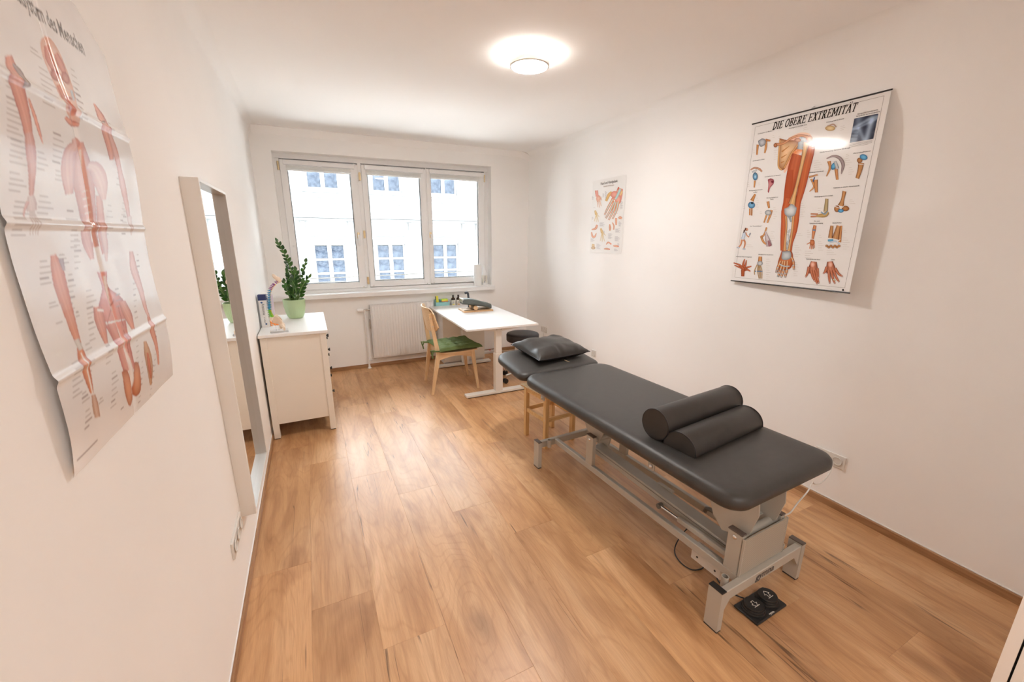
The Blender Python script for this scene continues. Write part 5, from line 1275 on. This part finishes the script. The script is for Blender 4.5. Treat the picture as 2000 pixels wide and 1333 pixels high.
I.stroke([(650, 455), (690, 440), (728, 452), (748, 490), (738, 545)], [6, 12, 20, 20, 6], '5e4a4a', 'b8a8aa', 4); I.stroke([(665, 470), (670, 510), (650, 560)], [22, 14, 6], B0, B1, 3); I.stroke([(705, 500), (714, 580)], [22, 15], B0, B1, 3); I.blob(692, 500, 14, 22, BL0, BL1, 4, .4); I.stroke([(700, 470), (716, 515)], [16, 22], GY0, GY1, 5)
I.stroke([(855, 480), (848, 520), (832, 572)], [36, 28, 22], '6e3a1c', 'd9a268', 3); I.blob(870, 446, 24, 17, BL0, BL1, 5, .3); I.blob(846, 465, 16, 16, '7a4422', 'c08850', 4); I.stroke([(830, 485), (875, 492)], 4, 'e8e0d8', 'f6f2ee', 6)
I.stroke([(545, 565), (598, 550)], [12, 9], '8a4a2a', 'd2a070', 3); I.stroke([(585, 580), (590, 655)], [26, 16], B0, B1, 3); I.stroke([(560, 575), (575, 620), (550, 650)], [14, 10, 5], B0, B1, 3); I.stroke([(570, 592), (580, 565)], 7, '20305a', '4a6aa0', 5)
I.stroke([(652, 692), (645, 770)], [18, 26], '6e5a3c', 'd0bc8c', 3); I.stroke([(556, 782), (600, 784)], 9, '8a3c20', 'd49a78', 3); I.stroke([(556, 798), (610, 796)], 9, '8a3c20', 'd49a78', 3); I.stroke([(590, 795), (640, 788), (660, 770)], [12, 28, 18], '8a6a3c', 'd8b878', 4); I.stroke([(618, 770), (640, 784), (656, 766)], 6, '3a6a94', '8ab8d8', 5)
I.stroke([(756, 648), (745, 700), (735, 735)], [24, 20, 38], '6e3a1c', 'd9a268', 3); I.blob(712, 752, 17, 20, '7a4422', 'c98c54', 4); I.blob(762, 750, 22, 16, '7a4422', 'c98c54', 4); I.blob(735, 764, 17, 11, BL0, BL1, 5); I.stroke([(700, 738), (736, 748), (765, 722)], 4, 'e8e0d8', 'f6f2ee', 6)
I.stroke([(582, 850), (576, 880), (568, 930)], [18, 20, 13], '9a4a24', 'e2a070', 3); I.blob(577, 878, 9, 4, BL0, BL1, 5); I.poly([(555, 935), (575, 935), (580, 958), (566, 970), (552, 962)], '9a4a24', 'd98c5c', 3)
for pts in ([(556, 950), (534, 962)], [(556, 962), (550, 988)], [(563, 966), (560, 992)], [(570, 966), (570, 990)], [(576, 960), (578, 984)]): I.stroke(pts, [6, 4], '9a4a24', 'd98c5c', 4)
I.stroke([(682, 852), (672, 925)], [18, 26], '6e3a1c', 'd9a268', 3); I.stroke([(722, 852), (702, 930)], [24, 40], '6e3a1c', 'dfa870', 3); I.stroke([(738, 852), (728, 950)], [10, 18], B0, B1, 3); I.stroke([(658, 940), (690, 936)], 12, BL0, BL1, 5); I.stroke([(668, 950), (705, 945), (728, 962)], 8, '4a80b0', 'e4eef4', 5)
for k in range(7): I.blob(652 + k * 12, 972 + (k % 2) * 7, 9, 8, '7a4422', 'd09a64', 4, n=10)
I.stroke([(706, 958), (732, 932)], 4, 'e8e0d8', 'f6f2ee', 6)
for (cx, cy_, m_) in ((570, 1090, -1), (675, 1090, 1)):
    I.stroke([(cx + 5 * m_ * -1, 1064), (cx, 1110), (cx, 1135)], [34, 58, 50], '6e2a18', 'd88a68', 3)
    base = [(-24, 12), (-12, 30), (2, 34), (16, 30), (26, 20)]
    tips = [(-42, 75), (10, 100), (24, 116), (34, 112), (32, 80)] if m_ < 0 else [(-42, 55), (-6, 112), (24, 114), (48, 104), (66, 72)]
    for b_, t_ in zip(base, tips):
        I.stroke([(cx + b_[0], cy_ + b_[1] - 6), (cx + (b_[0] + t_[0]) / 2, cy_ + (b_[1] + t_[1]) / 2), (cx + t_[0], cy_ + t_[1] - 12)], [17, 15, 10], '6e2a18', 'd0805c', 4); I.blob(cx + t_[0], cy_ + t_[1] - 12, 5.5, 6, '6e2a18', 'e8c0ac', 5, n=10)
    I.blob(cx - 2, cy_ - 8, 14, 18, 'd08262', 'f2c4b0', 5)
I.stroke([(688, 1170), (706, 1176)], 7, 'b8a870', 'c8d0b8', 6)
for x, y, n_, w_ in ((330, 380 - 60, 2, .02), (210, 400, 3, .02), (338, 408, 5, .03), (512, 275, 2, .03), (575, 470, 5, .045), (760, 455, 4, .03), (765, 430, 2, .02), (780, 510, 4, .025), (732, 265, 3, .025), (245, 515, 2, .03), (180, 598, 3, .02), (245, 600, 2, .02), (235, 690, 6, .02), (155, 740, 2, .02), (335, 745, 6, .025), (255, 770, 2, .02), (318, 888, 5, .03), (176, 965, 2, .055), (292, 1050, 11, .03), (495, 720, 7, .03), (462, 900, 2, .045), (460, 970, 6, .04), (455, 1070, 7, .03), (598, 750, 4, .025), (785, 700, 3, .028), (535, 880, 4, .02), (605, 910, 2, .02), (750, 880, 2, .02), (745, 925, 6, .035), (600, 945, 5, .03), (522, 1003, 4, .045), (650, 1000, 3, .05), (365, 325, 2, .02), (560, 345, 5, .03), (640, 1224, 3, .07)):
    I.lines(x, y, n_, w_, gap=13 if n_ > 3 else 11)
I.blob(748, 1233, 6, 7, '2a2a2a', '3a3a3a', 5)
I.build('printed_artwork', 'print_ink', chart)

# ---- small hand chart ------------------------------------------------------------------------------
PXS = 2.722; aS = onx(1153, 350, PXS); bS = onx(1217, 345, PXS); cS = onx(1145, 493, PXS); dS = onx(1209, 496, PXS)
SL, SR, ST, SB = (aS.y + cS.y) / 2, (bS.y + dS.y) / 2, (aS.z + bS.z) / 2, (cS.z + dS.z) / 2
SW, SH = SL - SR, ST - SB
def surfS(a, b, off=0.): return (XR(SL - a) - .0015 - off - .0018 * (1 + math.sin(a * 30) * math.sin(b * 22)), SL - a, SB + b)
def convS(x, y): v = onx(1120 + x / 7.408, 330 + y / 7.408, PXS); return (SL - v.y, v.z - SB)
hcn = thing('wall_chart', 'small paper chart of the hand titled Hand und Handgelenk on right wall', 'poster')
MB().grid(14, 20, lambda u, v_: surfS(u * SW, v_ * SH)).grid(14, 20, lambda u, v_: surfS(u * SW, v_ * SH, -.0006)).build('sheet', 'paper_sheet', hcn, 'all')
I = Ink(convS, surfS, 7.4)
a_, b_ = convS(470, 210); I.text('Hand und Handgelenk', a_, b_, .036, '6b625d', center=True, narrow=.82, bold=.0004); a_, b_ = convS(468, 250); I.text('Anatomie und Pathologie', a_, b_, .019, 'a07a60', center=True, narrow=.85)
O0, O1 = 'c9714e', 'f2b48a'
I.stroke([(640, 280), (615, 370), (575, 460)], [80, 110, 150], 'd98a78', 'e8a890', 2); I.blob(555, 370, 60, 50, 'd4806e', 'eaa898', 3); I.blob(606, 450, 40, 75, 'd4806e', 'eeb4a0', 3, .2)
I.stroke([(520, 340), (470, 380), (430, 465)], [50, 44, 30], 'c99a5a', 'eac078', 3)
for pts in ([(530, 440), (460, 560), (410, 665)], [(560, 470), (490, 610), (430, 715)], [(580, 480), (530, 620), (470, 740)], [(610, 470), (580, 600), (525, 725)]):
    I.stroke(pts, [42, 34, 22], 'd98458', 'f0ac80', 4); I.stroke(pts, [14, 14, 8], '8ab4b4', 'cfe4e0', 5)
I.stroke([(640, 290), (600, 380), (570, 440)], [34, 34, 26], '88b4b4', 'c8e0dc', 5); I.stroke([(618, 262), (600, 300)], 18, 'c44a30', 'd96a48', 5); I.stroke([(668, 320), (640, 380)], 22, 'd8b068', 'eed090', 4)
I.stroke([(290, 310), (300, 400)], [44, 40], 'd4806e', 'eaa898', 3); I.blob(320, 430, 34, 50, 'd9907a', 'ecc0a8', 3)
for pts in ([(300, 450), (312, 555)], [(322, 460), (340, 560)], [(340, 450), (362, 540)], [(350, 400), (372, 455)]): I.stroke(pts, [18, 9], 'd4a890', 'ecd4c0', 3)
for (ox, oy, s_) in ((270, 600, 1), (355, 860, 1.15)):
    I.stroke([(ox, oy), (ox + 20 * s_, oy + 60 * s_)], [22, 40], 'c8a060', 'ead09a', 3)
    for dx_, dy in ((-8, 160), (18, 170), (48, 165), (62, 95), (40, 140)): I.stroke([(ox + 20 * s_, oy + 50 * s_), (ox + dx_ * s_, oy + dy * s_)], [10, 6], 'c8a060', 'ead8a8', 3)
for pts, w_ in (([(300, 810), (280, 860), (220, 880)], [26, 34, 14]), ([(218, 915), (232, 975), (262, 985), (290, 930)], [14, 26, 26, 10]), ([(485, 800), (490, 850), (488, 895)], [14, 34, 20]), ([(522, 775), (545, 820), (545, 880)], [12, 20, 16]), ([(578, 710), (578, 770), (580, 815)], [30, 28, 18]), ([(615, 715), (640, 705), (662, 720)], [24, 40, 26]), ([(435, 1095), (465, 1065), (505, 1092)], [10, 22, 14]), ([(535, 1115), (580, 1118), (618, 1125)], [12, 30, 18]), ([(402, 1160), (440, 1158), (482, 1165)], [12, 26, 20])): I.stroke(pts, w_, 'c98468', 'eeb898', 3)
I.stroke([(246, 1088), (245, 1125)], [32, 40], 'c8a878', 'e6d0a8', 3); I.blob(246, 1145, 30, 22, 'b89a78', 'dcc0a0', 4); I.blob(503, 1088, 8, 8, 'd8503a', 'e88068', 5); I.blob(612, 1122, 8, 9, 'd8503a', 'e88068', 5); I.blob(480, 1165, 8, 8, 'd8503a', 'e88068', 5)
for x, y, n_, w_ in ((338, 780, 6, .085), (462, 940, 8, .07), (560, 985, 7, .08), (568, 870, 6, .075), (615, 770, 7, .045), (290, 1090, 8, .075), (208, 1010, 5, .07), (415, 330, 12, .035), (640, 470, 12, .04), (225, 400, 5, .03), (380, 360, 6, .03), (245, 565, 1, .06), (575, 645, 1, .06), (600, 1080, 4, .03), (550, 1160, 4, .06), (395, 900, 6, .02), (225, 700, 4, .03), (520, 560, 8, .03)): I.lines(x, y, n_, w_, 'a8a4a8', gap=10, th=.0022)
I.build('printed_artwork', 'print_matt', hcn)

# ---- large muscle chart on the left wall -------------------------------------------------------------
LY0, LY1, LZ0, LZ1 = .907, 1.512, 1.188, 2.100
LW, LH = LY1 - LY0, LZ1 - LZ0
folds = [0, .175, .430, .660, LH]       # metres above bottom
foldz = [.004, .013, .007, .016, .003]
def surfL(a, b, off=0.):
    d = 0
    for k in range(4):
        if b <= folds[k + 1] or k == 3:
            t = min(1, max(0, (b - folds[k]) / (folds[k + 1] - folds[k]))); d = foldz[k] * (1 - t) + foldz[k + 1] * t - .004 * math.sin(PI * t) * (1 if k % 2 else -1); break
    for fz in folds[1:4]: d += .0045 * math.exp(-((b - fz) / .007) ** 2)
    d += -.0035 * math.exp(-((a - .30) / .006) ** 2) + .006 * abs(a - .30) + .0016 * noise.noise((a * 9, b * 9, 3)) + .003 * math.exp(-((a - .30) ** 2 + (b - .66) ** 2) / .0016)
    return (XL + .002 + max(0, d) + off, LY0 + a, LZ0 + b)
def convL(x, y): v = onx(x / 2.666, y / 2.666, XL + .012); return (v.y - LY0, v.z - LZ0)
def convL2(x, y): return convL(x, y + 1200)
mc = thing('wall_chart', 'large glossy creased chart of human muscles on left wall', 'poster')
NX_, NY_ = 380, 570
def cutL(u, v_):     # clipped upper right corner
    a, b = u * LW, v_ * LH; lim = LH - max(0, a - (LW - .115)) * .55
    return (a, min(b, lim))
I = Ink(convL, None, 2.67); I2 = Ink(convL2, None, 2.67)
e_ = convL(455, 285); e0_ = convL(335, 165)
tv, tf_ = text_polys('Muskelsystem des Menschen', .043, 0, .0006); tmax = max(v[0] for v in tv); vM = text_polys('Menschen', .040, 0, .0002)[0]; wM = max(v[0] for v in vM); nr_ = (e_[0] - e0_[0]) / wM
I.add([(e_[0] + (x - tmax) * nr_, e_[1] - .002 + y) for x, y in tv], tf_, [lin('5c5655')] * len(tv), 4)
K0, K1 = 'b5695a', 'e8a590'
def M_(I, pts, w, r_='b06354', m__='e7a48e', lay=3): I.stroke(pts, w, r_, m__, lay)
# arm, upper left
M_(I, [(25, 290), (35, 380), (60, 450), (90, 560), (108, 640), (118, 700)], [40, 70, 70, 60, 54, 44]); M_(I, [(45, 330), (78, 380), (100, 450)], [12, 30, 26], '6f5a58', 'b8a8a4', 4)
M_(I, [(118, 690), (130, 780), (140, 870), (146, 960), (152, 1020)], [44, 56, 44, 30, 22], 'b9766a', 'e2b2a4'); M_(I, [(118, 510), (150, 600), (175, 680), (195, 745)], [10, 16, 14, 5])
M_(I, [(150, 1020), (158, 1060), (165, 1100)], [30, 50, 50], 'c0a8a4', 'e0d0cc')
for dx_ in (-8, 6, 20, 32): M_(I, [(160 + dx_ * .4, 1100), (170 + dx_, 1160), (178 + dx_, 1225)], [9, 7, 4], 'b9a8a4', 'd8ccc8')
M_(I, [(138, 1050), (128, 1090), (126, 1130)], [16, 12, 6], 'c08a80', 'dcb4a8')
# face
I.poly([(240, 195), (275, 200), (320, 270), (350, 360), (375, 470), (382, 560), (390, 630), (360, 650), (310, 560), (265, 420), (228, 300), (222, 220)], 'd9a590', 'eccab8', 2)
M_(I, [(255, 240), (262, 300), (285, 370)], [30, 44, 30], 'b5604e', 'dc8f7c'); M_(I, [(300, 280), (318, 330), (335, 380)], [20, 34, 24], 'b5604e', 'dc8f7c')
I.blob(285, 390, 26, 34, '9a4a40', 'cf8070', 4, -.35); I.blob(338, 405, 20, 34, '9a4a40', 'd08a7c', 4, -.35); I.stroke([(310, 390), (322, 450), (340, 470)], [8, 12, 14], 'e0b8a4', 'f0dcd0', 5)
M_(I, [(290, 440), (320, 520), (355, 600)], [20, 36, 20], 'b5604e', 'd8907c', 4); I.stroke([(325, 500), (355, 515)], 9, '8a4040', 'b06058', 5); I.stroke([(360, 470), (366, 520)], [14, 12], '8f9aa0', 'c8ccd0', 5)
M_(I, [(315, 610), (350, 640), (385, 650)], [14, 30, 16])
# arm, upper right
M_(I, [(482, 540), (510, 610), (530, 680), (550, 760), (560, 830)], [8, 38, 42, 36, 20]); M_(I, [(545, 680), (575, 780), (600, 880), (620, 960), (650, 1060), (670, 1130)], [14, 26, 22, 30, 22, 16], 'b9766a', 'e2b2a4'); I.stroke([(500, 636), (530, 630)], 8, '5f4a48', '8a6a64', 5); M_(I, [(672, 1130), (680, 1170), (690, 1225)], [22, 18, 5], 'c0a8a4', 'e0d0cc')
# torso front
M_(I, [(365, 720), (372, 750), (340, 800), (335, 900), (350, 1010)], [30, 50, 70, 74, 40], 'c08880', 'e6bcb0'); M_(I, [(440, 860), (480, 880), (510, 950), (530, 1040)], [40, 70, 70, 24], 'c89a94', 'e8c8c0'); M_(I, [(390, 740), (410, 900), (450, 1080), (480, 1200), (500, 1290)], [40, 110, 90, 70, 60], 'b8786c', 'e4b0a0', 2)
M_(I, [(505, 1020), (525, 1130), (545, 1240), (560, 1320)], [30, 36, 40, 30], 'c08074', 'e6b6a8', 2)
for k in range(6): I.stroke([(415 + 9 * k, 1000 + 38 * k), (450 + 9 * k, 992 + 38 * k)], 5, 'e8d8d0', 'f4ece8', 5)
I.stroke([(400, 780), (430, 960), (470, 1140), (495, 1260)], 5, 'e4d4cc', 'f6efec', 4)
# lower half
M_(I2, [(455, 0), (470, 70), (495, 150)], [50, 50, 20], 'c08074', 'e6b6a8'); M_(I2, [(545, 0), (560, 80), (568, 160)], [30, 26, 10], 'd0a8a4', 'ead0ca')
M_(I2, [(292, 130), (310, 200), (330, 300), (360, 420), (385, 520), (408, 600)], [30, 60, 66, 54, 44, 26], 'b8664c', 'e2a084'); M_(I2, [(330, 150), (345, 210)], [26, 12], '8a7478', 'b4a4a8', 4)
M_(I2, [(408, 600), (420, 680), (440, 760), (462, 850)], [26, 48, 40, 18], 'b45c3e', 'e29a72'); I2.stroke([(415, 640), (440, 730), (465, 850)], 7, 'e8d8cc', 'f4ece4', 5); M_(I2, [(470, 860), (485, 920), (500, 975)], [20, 34, 30], 'a87a64', 'dcc0b0')
I2.stroke([(395, 570), (415, 620)], [30, 26], 'b8b0ac', 'e4e0dc', 5)
M_(I2, [(545, 215), (560, 300), (585, 380), (600, 470)], [50, 34, 130, 130], 'b8645a', 'e4a294', 2); M_(I2, [(515, 400), (525, 480), (545, 590)], [40, 50, 18]); M_(I2, [(640, 370), (665, 440), (688, 515)], [34, 42, 16]); M_(I2, [(600, 480), (625, 580), (650, 680), (665, 730)], [110, 80, 70, 70], 'b8645a', 'e4a294', 2)
I2.poly([(622, 740), (650, 730), (678, 790), (692, 850), (690, 905), (675, 912), (645, 850)], 'a85838', 'e39c78', 3); I2.poly([(690, 690), (710, 690), (728, 760), (735, 830), (720, 862), (700, 855), (688, 780)], 'a85838', 'e39c78', 3)
I2.stroke([(560, 240), (590, 400), (640, 600), (680, 740), (690, 850)], [8, 6, 6, 14, 6], 'ded0c8', 'f0e8e4', 4)
I2.stroke([(515, 415), (545, 418)], 12, 'e0d4cc', 'f4ece8', 5)
for (p_, q_) in (((540, 330), (520, 420)), ((600, 360), (560, 480)), ((620, 400), (640, 500)), ((560, 480), (590, 600)), ((640, 520), (660, 640))): I2.stroke([p_, q_], 4, 'a04e46', 'b8685c', 4)
M_(I2, [(690, 110), (705, 200), (735, 300), (755, 400), (770, 450)], [20, 36, 28, 18, 12], 'b87a70', 'e4b4a6'); M_(I2, [(768, 450), (780, 520), (800, 600), (820, 700)], [12, 24, 16, 8], 'b4583c', 'e0967a')
I2.stroke([(745, 580), (760, 650), (775, 720), (788, 805)], [14, 34, 30, 10], 'a8704c', 'dcae88', 3); M_(I2, [(758, 640), (772, 710), (785, 770)], [8, 16, 6], 'a8482c', 'cf7450', 4)
for (I_, L_) in ((I, ((0, 400, 3, .04), (0, 500, 8, .055), (20, 720, 5, .05), (170, 790, 4, .035), (30, 900, 4, .045), (195, 1020, 5, .05), (160, 245, 2, .045), (195, 350, 7, .055), (375, 360, 6, .03), (385, 460, 6, .028), (250, 690, 6, .05), (395, 560, 3, .03), (545, 640, 5, .028), (505, 890, 5, .03), (270, 890, 3, .03), (590, 870, 4, .03), (630, 1000, 6, .028), (640, 1100, 5, .028), (350, 1100, 3, .045), (380, 1200, 4, .04), (555, 1070, 6, .035), (70, 1050, 7, .05))), (I2, ((400, 50, 6, .03), (320, 130, 3, .035), (225, 165, 5, .04), (365, 235, 7, .028), (265, 385, 2, .04), (295, 490, 1, .04), (400, 430, 2, .02), (460, 320, 5, .045), (465, 460, 5, .03), (610, 310, 4, .035), (720, 130, 5, .022), (700, 250, 8, .022), (440, 600, 6, .035), (360, 700, 7, .045), (410, 860, 3, .03), (505, 885, 2, .025), (540, 610, 4, .035), (570, 750, 7, .038), (430, 950, 4, .03), (700, 580, 6, .02), (795, 500, 10, .014), (730, 690, 8, .016), (790, 710, 6, .014), (630, 935, 1, .03)))):
    for x, y, n_, w_ in L_: I_.lines(x, y, n_, w_, 'a09391', gap=30 if n_ > 3 else 22, th=.0015)
a_, b_ = convL2(405, 1205); I2.rect(a_ + .0, b_, a_ + .085, b_ + .004, '8c7f7c', 3, 6, 1)
img = raster((I, I2), NX_, NY_, LW, LH, (.82, .805, .80))
for _ in range(1):
    img[1:-1] = (img[:-2] + 2 * img[1:-1] + img[2:]) / 4; img[:, 1:-1] = (img[:, :-2] + 2 * img[:, 1:-1] + img[:, 2:]) / 4
vs_, fs_, cs_ = [], [], []
for i in range(NX_ + 1):
    for j in range(NY_ + 1): vs_.append(surfL(*cutL(i / NX_, j / NY_))); cs_ += [*img[i, j], 1.]
for i in range(NX_):
    for j in range(NY_): a_ = i * (NY_ + 1) + j; fs_.append((a_, a_ + NY_ + 1, a_ + NY_ + 2, a_ + 1))
me = bpy.data.meshes.new('sheet'); me.from_pydata(vs_, [], fs_); at_ = me.color_attributes.new('ink', 'FLOAT_COLOR', 'POINT'); at_.data.foreach_set('color', cs_)
me.polygons.foreach_set('use_smooth', [True] * len(me.polygons)); me.materials.append(M['print_foil'])
o = bpy.data.objects.new('sheet', me); COL.objects.link(o); o.parent = mc
